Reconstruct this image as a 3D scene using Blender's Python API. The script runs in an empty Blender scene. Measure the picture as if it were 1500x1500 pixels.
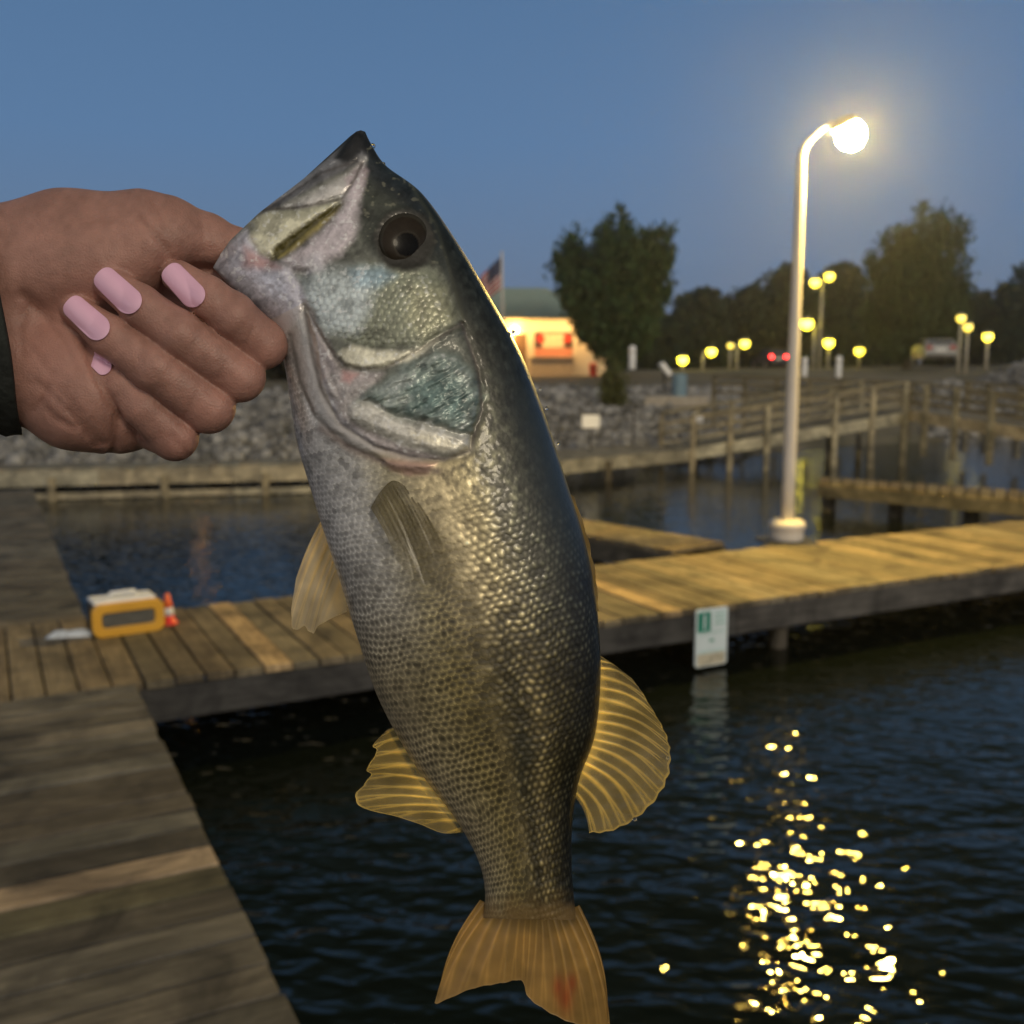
import bpy, math, random
import numpy as np
from mathutils import Vector, Matrix

random.seed(7)
rng = np.random.default_rng(7)
R = math.radians
SC = bpy.context.scene
COL = SC.collection

# ------------------------------------------------------------------ camera, sky, sun, exposure
CAM = np.array([0.0, 0.0, 1.5])
PITCH = R(8.3)
F_PX, C_PX = 1500.0, 750.0
cam_d = bpy.data.cameras.new('camera')
cam = bpy.data.objects.new('camera', cam_d)
COL.objects.link(cam)
cam.location = CAM
cam.rotation_euler = (R(90) - PITCH, 0, 0)
cam_d.sensor_width = 36
cam_d.lens = 36
cam_d.clip_start = 0.02
cam_d.clip_end = 2000
FISH_D = 0.36
cam_d.dof.use_dof = True
cam_d.dof.focus_distance = 0.345
cam_d.dof.aperture_fstop = 16.5
SC.camera = cam

world = bpy.data.worlds.new('World')
SC.world = world
world.use_nodes = True
wt = world.node_tree
wt.nodes.clear()
wo = wt.nodes.new('ShaderNodeOutputWorld')
bg = wt.nodes.new('ShaderNodeBackground')
tc = wt.nodes.new('ShaderNodeTexCoord')
sx = wt.nodes.new('ShaderNodeSeparateXYZ')
rp = wt.nodes.new('ShaderNodeValToRGB')
els = rp.color_ramp.elements
els[0].position = 0.0
els[0].color = (0.168, 0.212, 0.300, 1)
els[1].position = 1.0
els[1].color = (0.022, 0.036, 0.042, 1)
for p_, c_ in ((0.10, (0.138, 0.215, 0.345, 1)), (0.20, (0.108, 0.206, 0.372, 1)), (0.34, (0.086, 0.176, 0.330, 1)), (0.43, (0.048, 0.086, 0.112, 1)), (0.62, (0.028, 0.048, 0.058, 1))):
    e = els.new(p_)
    e.color = c_
west = wt.nodes.new('ShaderNodeMapRange')
west.inputs['From Min'].default_value = 0.15
west.inputs['From Max'].default_value = -1.0
west.inputs['To Min'].default_value = 0.0
west.inputs['To Max'].default_value = 1.0
mixw = wt.nodes.new('ShaderNodeMix')
mixw.data_type = 'RGBA'
mixw.inputs['B'].default_value = (0.84, 0.75, 0.66, 1)
wt.links.new(tc.outputs['Generated'], sx.inputs[0])
wt.links.new(sx.outputs['Z'], rp.inputs['Fac'])
wt.links.new(sx.outputs['Y'], west.inputs['Value'])
wt.links.new(west.outputs['Result'], mixw.inputs['Factor'])
wt.links.new(rp.outputs['Color'], mixw.inputs['A'])
wt.links.new(mixw.outputs['Result'], bg.inputs['Color'])
bg.inputs['Strength'].default_value = 1.0
wt.links.new(bg.outputs[0], wo.inputs['Surface'])

sun_d = bpy.data.lights.new('afterglow_sun', 'SUN')
sun = bpy.data.objects.new('afterglow_sun', sun_d)
COL.objects.link(sun)
sun_d.energy = 1.05
sun_d.angle = R(12)
sun_d.color = (1.0, 0.86, 0.64)
# light travels from behind the photographer's right shoulder
sun.rotation_euler = Vector((-0.42, 0.80, -0.40)).to_track_quat('-Z', 'Y').to_euler()

SC.view_settings.view_transform = 'Standard'
SC.view_settings.look = 'None'
SC.view_settings.exposure = 0.0
SC.view_settings.gamma = 1.0
SC.render.engine = 'CYCLES'
SC.cycles.use_denoising = True
SC.cycles.max_bounces = 8
SC.cycles.transparent_max_bounces = 12
SC.cycles.sample_clamp_indirect = 40
SC.cycles.caustics_reflective = False
SC.cycles.caustics_refractive = False

# ------------------------------------------------------------------ projection helpers (photo pixel -> place in the world)
FW = np.array([0.0, math.cos(PITCH), -math.sin(PITCH)])
UP = np.array([0.0, math.sin(PITCH), math.cos(PITCH)])
RT = np.array([1.0, 0.0, 0.0])


def ray(x, y):
    x = np.asarray(x, float)[..., None]
    y = np.asarray(y, float)[..., None]
    return (x - C_PX) / F_PX * RT + (C_PX - y) / F_PX * UP + FW


def ground(x, y, z=0.0):
    d = ray(x, y)
    t = (z - CAM[2]) / d[2]
    return Vector(CAM + d * t)


def far(x, y, Y):
    d = ray(x, y)
    return Vector(CAM + d * (Y / d[1]))


def near(x, y, z):
    """pixel (x, y) and z pixels (0.24 mm each) in front of the fish's mid plane -> world points"""
    d = ray(x, y)
    dep = FISH_D - np.asarray(z, float) * FISH_D / F_PX
    return CAM + d * dep[..., None]


# ------------------------------------------------------------------ object helpers
def link(o, parent=None):
    COL.objects.link(o)
    if parent is not None:
        o.parent = parent
    return o


def tag(o, label=None, cat=None, group=None, kind=None):
    if label:
        o['label'] = label
    if cat:
        o['category'] = cat
    if group:
        o['group'] = group
    if kind:
        o['kind'] = kind
    return o


def empty(name, loc, label, cat, group=None, rz=0.0):
    o = bpy.data.objects.new(name, None)
    o.empty_display_size = 0.1
    o.location = loc
    o.rotation_euler = (0, 0, rz)
    link(o)
    return tag(o, label, cat, group)


def raw_mesh(name, V, F, mat=None, smooth=False, col=None, parent=None, extra=None):
    me = bpy.data.meshes.new(name)
    V = np.asarray(V, np.float32)
    if isinstance(F, np.ndarray):
        n, k = F.shape
        me.vertices.add(len(V))
        me.vertices.foreach_set('co', V.ravel())
        me.loops.add(n * k)
        me.loops.foreach_set('vertex_index', F.astype(np.int32).ravel())
        me.polygons.add(n)
        me.polygons.foreach_set('loop_start', np.arange(0, n * k, k, dtype=np.int32))
        me.update(calc_edges=True)
        me.validate()
    else:
        me.from_pydata([tuple(map(float, v)) for v in V], [], F)
        me.update()
    if smooth:
        me.polygons.foreach_set('use_smooth', np.ones(len(me.polygons), bool))
    if col is not None:
        a = me.color_attributes.new('Col', 'FLOAT_COLOR', 'POINT')
        c = np.ones((len(me.vertices), 4), np.float32)
        c[:, :np.shape(col)[1]] = np.asarray(col, np.float32)
        a.data.foreach_set('color', c.ravel())
    for k_, v_ in (extra or {}).items():
        a = me.attributes.new(k_, 'FLOAT', 'POINT')
        a.data.foreach_set('value', np.asarray(v_, np.float32))
    if mat:
        me.materials.append(mat)
    o = bpy.data.objects.new(name, me)
    return link(o, parent)


class MB:
    """collects boxes, tubes and lathes, then links them as ONE mesh object"""

    def __init__(s):
        s.v, s.f, s.c = [], [], []
        s.tone = (1, 1, 1)

    def add(s, vs, fs):
        b = len(s.v)
        s.v += [tuple(v) for v in vs]
        s.f += [tuple(i + b for i in f) for f in fs]
        s.c += [s.tone] * len(vs)

    def box(s, c, d, M=None):
        x, y, z = d[0] / 2, d[1] / 2, d[2] / 2
        vs = [Vector((sx_ * x, sy_ * y, sz_ * z)) for sz_ in (-1, 1) for sy_ in (-1, 1) for sx_ in (-1, 1)]
        if M is not None:
            vs = [M @ v for v in vs]
        vs = [v + Vector(c) for v in vs]
        s.add(vs, [(0, 2, 3, 1), (4, 5, 7, 6), (0, 1, 5, 4), (2, 6, 7, 3), (0, 4, 6, 2), (1, 3, 7, 5)])

    def bar(s, a, b, w, h):
        """a squared timber from a to b, w wide, h high"""
        a, b = Vector(a), Vector(b)
        d = b - a
        L = d.length
        x = d / L
        up = Vector((0, 0, 1)) if abs(x.z) < 0.95 else Vector((0, 1, 0))
        y = up.cross(x).normalized()
        z = x.cross(y)
        M = Matrix((x, y, z)).transposed()
        s.box((a + b) / 2, (L, w, h), M)

    def tube(s, pts, rad, n=14, cap=True):
        pts = [Vector(p) for p in pts]
        if not hasattr(rad, '__len__'):
            rad = [rad] * len(pts)
        vs, fs = [], []
        px_ = None
        for i, p in enumerate(pts):
            a = pts[max(i - 1, 0)]
            b = pts[min(i + 1, len(pts) - 1)]
            t = (b - a).normalized()
            if px_ is None:
                px_ = t.orthogonal().normalized()
            px_ = (px_ - t * px_.dot(t)).normalized()
            py_ = t.cross(px_)
            for k in range(n):
                q = 2 * math.pi * k / n
                vs.append(p + (px_ * math.cos(q) + py_ * math.sin(q)) * rad[i])
        for i in range(len(pts) - 1):
            for k in range(n):
                k2 = (k + 1) % n
                fs.append((i * n + k, i * n + k2, (i + 1) * n + k2, (i + 1) * n + k))
        if cap:
            fs.append(tuple(range(n - 1, -1, -1)))
            fs.append(tuple(range((len(pts) - 1) * n, len(pts) * n)))
        s.add(vs, fs)

    def lathe(s, c, prof, n=20):
        s.tube([Vector(c) + Vector((0, 0, z)) for r, z in prof], [max(r, 1e-4) for r, z in prof], n)

    def prism(s, poly, depth, M):
        """polygon in local x,z extruded along local y by depth, placed by matrix M"""
        n = len(poly)
        vs = [M @ Vector((p[0], 0, p[1])) for p in poly] + [M @ Vector((p[0], depth, p[1])) for p in poly]
        fs = [tuple(range(n)), tuple(range(2 * n - 1, n - 1, -1))]
        fs += [(i, i + n, (i + 1) % n + n, (i + 1) % n) for i in range(n)]
        s.add(vs, fs)

    def build(s, name, mat, parent=None, smooth=False, bevel=0.0):
        o = raw_mesh(name, s.v, s.f, mat, False, s.c, parent)
        if smooth:
            for p in o.data.polygons:
                p.use_smooth = len(p.vertices) == 4
        if bevel:
            m = o.modifiers.new('bevel', 'BEVEL')
            m.width = bevel
            m.segments = 2
            m.limit_method = 'ANGLE'
        return o


def unit_grid_noise(x, y, seed=0):
    xi = np.floor(x).astype(np.int64)
    yi = np.floor(y).astype(np.int64)
    fx, fy = x - xi, y - yi
    fx = fx * fx * (3 - 2 * fx)
    fy = fy * fy * (3 - 2 * fy)

    def hsh(a, b):
        h = (a * 374761393 + b * 668265263 + seed * 982451653) & 0x7fffffff
        h = ((h ^ (h >> 13)) * 1274126177) & 0x7fffffff
        return ((h ^ (h >> 16)) & 0xffff) / 65535.0
    a, b = hsh(xi, yi), hsh(xi + 1, yi)
    c, d = hsh(xi, yi + 1), hsh(xi + 1, yi + 1)
    return (a * (1 - fx) + b * fx) * (1 - fy) + (c * (1 - fx) + d * fx) * fy


def fbm(x, y, seed=0, o=3):
    r, a, t = 0, 1.0, 0
    for k in range(o):
        r = r + a * unit_grid_noise(x * 2 ** k, y * 2 ** k, seed + k * 17)
        t += a
        a *= 0.5
    return r / t


def sstep(a, b, x):
    t = np.clip((x - a) / (b - a), 0, 1)
    return t * t * (3 - 2 * t)


def dist_line(x, y, pts):
    d = np.full(np.shape(x), 1e9)
    for (ax, ay), (bx, by) in zip(pts[:-1], pts[1:]):
        ex, ey = bx - ax, by - ay
        t = np.clip(((x - ax) * ex + (y - ay) * ey) / (ex * ex + ey * ey + 1e-9), 0, 1)
        d = np.minimum(d, np.hypot(x - ax - t * ex, y - ay - t * ey))
    return d


def sd_poly(x, y, pts):
    d = dist_line(x, y, list(pts) + [pts[0]])
    ins = np.zeros(np.shape(x), bool)
    for (ax, ay), (bx, by) in zip(pts, list(pts[1:]) + [pts[0]]):
        c = ((ay > y) != (by > y)) & (x < (bx - ax) * (y - ay) / (by - ay + 1e-12) + ax)
        ins ^= c
    return np.where(ins, -d, d)


def spline(ctrl, n):
    """centripetal-ish Catmull-Rom through the control points, n samples (numpy)"""
    c = np.asarray(ctrl, float)
    m = len(c)
    u = np.linspace(0, m - 1, n)
    i = np.clip(np.floor(u).astype(int), 0, m - 2)
    f = (u - i)[:, None]
    p0, p1, p2, p3 = c[np.maximum(i - 1, 0)], c[i], c[i + 1], c[np.minimum(i + 2, m - 1)]
    return 0.5 * (2 * p1 + (p2 - p0) * f + (2 * p0 - 5 * p1 + 4 * p2 - p3) * f ** 2 + (3 * p1 - p0 - 3 * p2 + p3) * f ** 3)


# ------------------------------------------------------------------ materials
def new_mat(name):
    m = bpy.data.materials.new(name)
    m.use_nodes = True
    nt = m.node_tree
    return m, nt, nt.nodes['Principled BSDF']


def node(nt, t, **kw):
    n = nt.nodes.new(t)
    for k, v in kw.items():
        if k in n.inputs:
            n.inputs[k].default_value = v
        else:
            setattr(n, k, v)
    return n


def plain(name, c, rough=0.6, metal=0.0, var=0.25, scale=8.0, bump=0.0):
    """one colour with a little uneven wear"""
    m, nt, b = new_mat(name)
    b.inputs['Roughness'].default_value = rough
    b.inputs['Metallic'].default_value = metal
    tcn = node(nt, 'ShaderNodeTexCoord')
    nz = node(nt, 'ShaderNodeTexNoise', Scale=scale, Detail=5.0)
    nt.links.new(tcn.outputs['Object'], nz.inputs['Vector'])
    rr = node(nt, 'ShaderNodeValToRGB')
    rr.color_ramp.elements[0].position = 0.3
    rr.color_ramp.elements[1].position = 0.7
    rr.color_ramp.elements[0].color = tuple(x * (1 - var) for x in c) + (1,)
    rr.color_ramp.elements[1].color = tuple(min(1, x * (1 + var)) for x in c) + (1,)
    nt.links.new(nz.outputs['Fac'], rr.inputs['Fac'])
    nt.links.new(rr.outputs['Color'], b.inputs['Base Color'])
    if bump:
        bp = node(nt, 'ShaderNodeBump', Strength=bump, Distance=0.02)
        nt.links.new(nz.outputs['Fac'], bp.inputs['Height'])
        nt.links.new(bp.outputs[0], b.inputs['Normal'])
    return m


def glow(name, c, strength):
    m, nt, b = new_mat(name)
    b.inputs['Base Color'].default_value = (0.8, 0.8, 0.7, 1)
    b.inputs['Emission Color'].default_value = (*c, 1)
    b.inputs['Emission Strength'].default_value = strength
    return m


def wood(name, dark, light, stretch, rough=0.75):
    """weathered planks: board tone from the mesh, grain stretched along the board"""
    m, nt, b = new_mat(name)
    b.inputs['Roughness'].default_value = rough
    b.inputs['Specular IOR Level'].default_value = 0.25
    tcn = node(nt, 'ShaderNodeTexCoord')
    mp = node(nt, 'ShaderNodeMapping')
    mp.inputs['Scale'].default_value = stretch
    nt.links.new(tcn.outputs['Object'], mp.inputs['Vector'])
    nz = node(nt, 'ShaderNodeTexNoise', Scale=1.0, Detail=11.0, Roughness=0.72, Distortion=0.9)
    nt.links.new(mp.outputs[0], nz.inputs['Vector'])
    blot = node(nt, 'ShaderNodeTexNoise', Scale=3.2, Detail=8.0, Roughness=0.68, Distortion=0.8)
    nt.links.new(tcn.outputs['Object'], blot.inputs['Vector'])
    rr = node(nt, 'ShaderNodeValToRGB')
    rr.color_ramp.elements[0].position = 0.28
    rr.color_ramp.elements[1].position = 0.72
    rr.color_ramp.elements[0].color = (*dark, 1)
    rr.color_ramp.elements[1].color = (*light, 1)
    nt.links.new(nz.outputs['Fac'], rr.inputs['Fac'])
    r2 = node(nt, 'ShaderNodeValToRGB')
    r2.color_ramp.elements[0].position = 0.3
    r2.color_ramp.elements[1].position = 0.62
    r2.color_ramp.elements[0].color = (0.30, 0.31, 0.34, 1)
    r2.color_ramp.elements[1].color = (1.28, 1.26, 1.2, 1)
    nt.links.new(blot.outputs['Fac'], r2.inputs['Fac'])
    at = node(nt, 'ShaderNodeVertexColor', layer_name='Col')
    m1 = node(nt, 'ShaderNodeMix', data_type='RGBA', blend_type='MULTIPLY')
    m1.inputs['Factor'].default_value = 1
    m2 = node(nt, 'ShaderNodeMix', data_type='RGBA', blend_type='MULTIPLY')
    m2.inputs['Factor'].default_value = 1
    nt.links.new(rr.outputs['Color'], m1.inputs['A'])
    nt.links.new(r2.outputs['Color'], m1.inputs['B'])
    nt.links.new(m1.outputs['Result'], m2.inputs['A'])
    nt.links.new(at.outputs['Color'], m2.inputs['B'])
    nt.links.new(m2.outputs['Result'], b.inputs['Base Color'])
    bp = node(nt, 'ShaderNodeBump', Strength=0.7, Distance=0.008)
    nt.links.new(nz.outputs['Fac'], bp.inputs['Height'])
    nt.links.new(bp.outputs[0], b.inputs['Normal'])
    return m


def vcol(name, rough=0.7, spec=0.3, transl=0.0, noise=0.0, nscale=20.0):
    m, nt, b = new_mat(name)
    b.inputs['Roughness'].default_value = rough
    b.inputs['Specular IOR Level'].default_value = spec
    at = node(nt, 'ShaderNodeVertexColor', layer_name='Col')
    src = at.outputs['Color']
    if noise:
        tcn = node(nt, 'ShaderNodeTexCoord')
        nz = node(nt, 'ShaderNodeTexNoise', Scale=nscale, Detail=6.0)
        nt.links.new(tcn.outputs['Object'], nz.inputs['Vector'])
        mr = node(nt, 'ShaderNodeMapRange')
        mr.inputs['From Min'].default_value = 0.3
        mr.inputs['From Max'].default_value = 0.7
        mr.inputs['To Min'].default_value = 1 - noise
        mr.inputs['To Max'].default_value = 1 + noise
        nt.links.new(nz.outputs['Fac'], mr.inputs['Value'])
        mm = node(nt, 'ShaderNodeMix', data_type='RGBA', blend_type='MULTIPLY')
        mm.inputs['Factor'].default_value = 1
        nt.links.new(src, mm.inputs['A'])
        nt.links.new(mr.outputs[0], mm.inputs['B'])
        src = mm.outputs['Result']
    nt.links.new(src, b.inputs['Base Color'])
    if transl:
        tr = node(nt, 'ShaderNodeBsdfTranslucent')
        nt.links.new(src, tr.inputs['Color'])
        ms = node(nt, 'ShaderNodeMixShader')
        ms.inputs[0].default_value = transl
        nt.links.new(b.outputs[0], ms.inputs[1])
        nt.links.new(tr.outputs[0], ms.inputs[2])
        nt.links.new(ms.outputs[0], nt.nodes['Material Output'].inputs['Surface'])
    return m


M_WOOD_X = wood('walkway_wood', (0.034, 0.033, 0.030), (0.205, 0.192, 0.168), (2.2, 34, 10))
M_WOOD_Y = wood('dock_wood', (0.075, 0.062, 0.042), (0.235, 0.200, 0.140), (34, 2.2, 10))
M_FASCIA = wood('fascia_wood', (0.020, 0.020, 0.021), (0.085, 0.083, 0.082), (3, 10, 26))
M_GREYWOOD = wood('silvered_wood', (0.13, 0.125, 0.105), (0.30, 0.285, 0.24), (4, 4, 12))
M_PILE = wood('pile_wood', (0.03, 0.027, 0.022), (0.10, 0.09, 0.075), (14, 14, 2))
M_POLE = plain('pale_painted_metal', (0.55, 0.52, 0.48), 0.45, 0.0, 0.08, 5)
M_DARKMETAL = plain('dark_metal', (0.03, 0.03, 0.03), 0.5, 0.3)
M_LEAF = vcol('leaves', 0.65, 0.2, 0.25)
M_BARK = plain('bark', (0.06, 0.048, 0.038), 0.9, 0, 0.35, 14, 0.6)

# ------------------------------------------------------------------ terrain and water
WATER_Z = -0.40
SH = np.array([(-200, 10), (-20, 12.2), (-7, 14.9), (-3, 15.9), (1, 18.6), (4, 20.6), (8, 24), (14, 26), (200, 28)], float)


def shore(X):
    return np.interp(X, SH[:, 0], SH[:, 1])


def tz(X, Y):
    X, Y = np.asarray(X, float), np.asarray(Y, float)
    a = X / np.maximum(Y, 5)
    zp = 0.72 + 0.15 * sstep(26, 50, Y) + 0.30 * sstep(0.05, 0.30, a) * sstep(30, 70, Y) + 0.25 * sstep(60, 200, Y)
    zp = zp + (1.50 - zp) * sstep(0.43, 0.52, a) * sstep(10, 30, Y)
    L = np.interp(X, [-10, 0, 8, 14], [9, 9, 8, 6.5])
    t = (Y - shore(X)) / L
    up = WATER_Z + (zp - WATER_Z) * sstep(-0.25, 1.0, t)
    up = np.where(t < 0, WATER_Z - 0.02 + t * 1.6 * 1.4, np.maximum(up, WATER_Z + t * 0.9 * (t < 0.3)))
    return np.maximum(up, -2.4)


def tzf(X, Y):
    return float(tz(X, Y))


xs = np.concatenate([np.linspace(-400, -30, 20), np.linspace(-28, 50, 140), np.linspace(55, 400, 20)])
ys = np.concatenate([np.linspace(-40, 11, 12), np.linspace(11.5, 45, 110), np.linspace(47, 150, 40), np.linspace(170, 900, 16)])
GX, GY = np.meshgrid(xs, ys)
GZ = tz(GX, GY) + 0.05 * (fbm(GX * 0.7, GY * 0.7, 3) - 0.5)
ny_, nx_ = GX.shape
idx = np.arange(nx_ * ny_).reshape(ny_, nx_)
GF = np.stack([idx[:-1, :-1], idx[:-1, 1:], idx[1:, 1:], idx[1:, :-1]], -1).reshape(-1, 4)
m, nt, b = new_mat('bank_ground')
b.inputs['Roughness'].default_value = 0.95
b.inputs['Specular IOR Level'].default_value = 0.1
tcn = node(nt, 'ShaderNodeTexCoord')
nz = node(nt, 'ShaderNodeTexNoise', Scale=0.35, Detail=9.0, Roughness=0.7)
nt.links.new(tcn.outputs['Object'], nz.inputs['Vector'])
rr = node(nt, 'ShaderNodeValToRGB')
rr.color_ramp.elements[0].position = 0.35
rr.color_ramp.elements[1].position = 0.66
rr.color_ramp.elements[0].color = (0.085, 0.085, 0.060, 1)
rr.color_ramp.elements[1].color = (0.200, 0.180, 0.150, 1)
nt.links.new(nz.outputs['Fac'], rr.inputs['Fac'])
nt.links.new(rr.outputs['Color'], b.inputs['Base Color'])
tag(raw_mesh('ground', np.stack([GX, GY, GZ], -1).reshape(-1, 3), GF, m, True), kind='structure')

m, nt, b = new_mat('lake_water')
b.inputs['Base Color'].default_value = (0.004, 0.006, 0.005, 1)
b.inputs['Roughness'].default_value = 0.025
b.inputs['IOR'].default_value = 1.33
b.inputs['Specular Tint'].default_value = (0.68, 0.74, 0.40, 1)
tcn = node(nt, 'ShaderNodeTexCoord')
mp = node(nt, 'ShaderNodeMapping')
mp.inputs['Rotation'].default_value = (0, 0, R(25))
mp.inputs['Scale'].default_value = (1.0, 1.7, 1.0)
nt.links.new(tcn.outputs['Object'], mp.inputs['Vector'])
n1 = node(nt, 'ShaderNodeTexNoise', Scale=1.9, Detail=1.2, Roughness=0.45, Distortion=0.4)
n2 = node(nt, 'ShaderNodeTexNoise', Scale=7.4, Detail=1.2, Roughness=0.5, Distortion=0.3)
nt.links.new(mp.outputs[0], n1.inputs['Vector'])
nt.links.new(mp.outputs[0], n2.inputs['Vector'])
b1 = node(nt, 'ShaderNodeBump', Strength=1.0, Distance=0.036)
b2 = node(nt, 'ShaderNodeBump', Strength=1.0, Distance=0.0180)
nt.links.new(n1.outputs['Fac'], b1.inputs['Height'])
nt.links.new(n2.outputs['Fac'], b2.inputs['Height'])
nt.links.new(b1.outputs[0], b2.inputs['Normal'])
nt.links.new(b2.outputs[0], b.inputs['Normal'])
sxy = node(nt, 'ShaderNodeSeparateXYZ')
nt.links.new(tcn.outputs['Object'], sxy.inputs[0])
calm = node(nt, 'ShaderNodeMapRange')          # ripples die down towards the sheltered bank
calm.inputs['From Min'].default_value = 3.6
calm.inputs['From Max'].default_value = 7.0
calm.inputs['To Min'].default_value = 1.0
calm.inputs['To Max'].default_value = 0.06
nt.links.new(sxy.outputs['Y'], calm.inputs['Value'])
nt.links.new(calm.outputs[0], b1.inputs['Strength'])
calm2 = node(nt, 'ShaderNodeMapRange')
calm2.inputs['From Min'].default_value = 3.6
calm2.inputs['From Max'].default_value = 6.5
calm2.inputs['To Min'].default_value = 1.0
calm2.inputs['To Max'].default_value = 0.50
nt.links.new(sxy.outputs['Y'], calm2.inputs['Value'])
nt.links.new(calm2.outputs[0], b2.inputs['Strength'])
tag(raw_mesh('water', [(-400, -60, WATER_Z), (400, -60, WATER_Z), (400, 40, WATER_Z), (-400, 40, WATER_Z)], [(0, 1, 2, 3)], m), kind='structure')

# riprap: too many stones to count -> one object of stuff
ico_v, ico_f = [], []
g = (1 + 5 ** 0.5) / 2
for a_ in (-1, 1):
    for b_ in (-g, g):
        ico_v += [(0, a_, b_), (a_, b_, 0), (b_, 0, a_)]
ico_v = np.array(ico_v) / math.hypot(1, g)
for i in range(12):
    for j in range(i + 1, 12):
        for k in range(j + 1, 12):
            if max(np.linalg.norm(ico_v[i] - ico_v[j]), np.linalg.norm(ico_v[j] - ico_v[k]), np.linalg.norm(ico_v[i] - ico_v[k])) < 1.1:
                n_ = np.cross(ico_v[j] - ico_v[i], ico_v[k] - ico_v[i])
                ico_f.append((i, j, k) if n_ @ ico_v[i] > 0 else (i, k, j))
ico_f = np.array(ico_f)
NR = 15000
RX = rng.uniform(-13, 26, NR)
RTt = rng.uniform(-0.12, 1.0, NR)
RL = np.interp(RX, [-10, 0, 8, 14], [9, 9, 8, 6.5])
RY = shore(RX) + RTt * RL
ra_ = RX / RY
kp_ = (ra_ < 0.215 + 0.02 * rng.random(NR)) | (ra_ > 0.415 - 0.02 * rng.random(NR))
RX, RY, NR = RX[kp_], RY[kp_], int(kp_.sum())
RZ = tz(RX, RY)
RS = rng.uniform(0.055, 0.135, NR) * (1 + 0.7 * (rng.random(NR) < 0.12))
RV = ico_v[None] * (1 + rng.uniform(-0.28, 0.28, (NR, 12, 1)))
RV = RV * (RS[:, None] * rng.uniform(0.65, 1.25, (NR, 3)))[:, None, :]
th = rng.uniform(0, 6.283, NR)
cx_, sx2 = np.cos(th)[:, None], np.sin(th)[:, None]
RV = np.stack([RV[..., 0] * cx_ - RV[..., 1] * sx2, RV[..., 0] * sx2 + RV[..., 1] * cx_, RV[..., 2]], -1)
RV = RV + np.stack([RX, RY, RZ + RS * 0.25], -1)[:, None, :]
RF = (ico_f[None] + (np.arange(NR) * 12)[:, None, None]).reshape(-1, 3)
rt = rng.uniform(0.08, 0.27, NR)
RC = np.stack([rt * 0.98, rt * 1.0, rt * 1.03], -1)
tag(raw_mesh('riprap', RV.reshape(-1, 3), RF, vcol('riprap_stone', 0.9, 0.15, 0, 0.35, 14), False, np.repeat(RC, 12, 0)), 'grey broken riprap stones covering the lake bank', 'rocks', kind='stuff')

# ------------------------------------------------------------------ docks
A0 = ground(225, 997)
A1 = ground(1500, 826)
DA = math.atan2(A1.y - A0.y, A1.x - A0.x)
UX = Vector((math.cos(DA), math.sin(DA), 0))
VX = Vector((-math.sin(DA), math.cos(DA), 0))


def loc2(p):
    d = p - A0
    return d.dot(UX), d.dot(VX)


def dock_pt(u, v, z=0):
    return A0 + UX * u + VX * v + Vector((0, 0, z))


WD = 1.45                                   # width of the cross dock
wr = loc2(ground(197, 1002))[0]             # right edge of the near walkway
LIGHT_NEW = (2.1, 1.85, 1.55)


def tone(lo=0.7, hi=1.2):
    t = random.uniform(lo, hi)
    w = random.uniform(-0.05, 0.05)
    return (t * (1 + w), t, t * (1 - w))


# cross dock (boards run across it, along local y)
cd = empty('wooden_dock', A0, 'long weathered plank dock crossing behind the fish, carrying the tall lit lamp post', 'dock', 'plank docks of the marina', DA)
mb = MB()
pitch = 0.142
new_u = [loc2(ground(358, 925))[0], loc2(ground(930, 872))[0]]
u = -7.0
repl = []
while u < 11.5:
    if any(abs(u + pitch / 2 - q) < pitch / 2 for q in new_u):
        repl.append(u)
    else:
        mb.tone = tone(0.72, 1.2)
        e0, e1 = random.uniform(-0.02, 0.012), random.uniform(-0.012, 0.02)
        mb.box((u + pitch / 2, WD / 2 + (e0 + e1) / 2, -0.019 + random.uniform(-0.003, 0.003)), (pitch - random.uniform(0.007, 0.014), WD - e0 + e1 - 0.0, 0.038))
    u += pitch
mb.build('decking', M_WOOD_Y, cd, bevel=0.004)
for u in repl:
    mb = MB()
    mb.tone = LIGHT_NEW
    mb.box((u + pitch / 2, WD / 2 - 0.01, -0.013), (pitch - 0.008, WD + 0.03, 0.038))
    o = mb.build('replacement_board', M_WOOD_Y, cd, bevel=0.004)
    o['label'] = 'paler new replacement board among the weathered ones'
mb = MB()
for v0 in (0.03, WD - 0.03):
    u = wr + 0.02 if v0 < 0.5 else -7.0
    while u < 11.4:
        mb.tone = tone(0.75, 1.3)
        L = min(3.6, 11.4 - u)
        mb.box((u + L / 2, v0, -0.125), (L - 0.006, 0.05, 0.17))
        u += L
mb.build('fascia_board', M_FASCIA, cd, bevel=0.004)
mb = MB()
for u in np.arange(-6, 11.4, 1.2):
    mb.tone = (0.8, 0.8, 0.8)
    mb.box((u, WD / 2, -0.14), (0.05, WD - 0.12, 0.16))
mb.build('joist', M_FASCIA, cd)
up_ = loc2(ground(1205, 880))[0]
for u in (up_, up_ + 3.2, up_ + 6.2):
    for v in (0.18, WD - 0.18):
        mb = MB()
        mb.tone = tone(0.8, 1.1)
        mb.tube([(u, v, -1.7), (u, v, -0.08)], 0.06, 12)
        mb.build('pile', M_PILE, cd, True)

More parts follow.
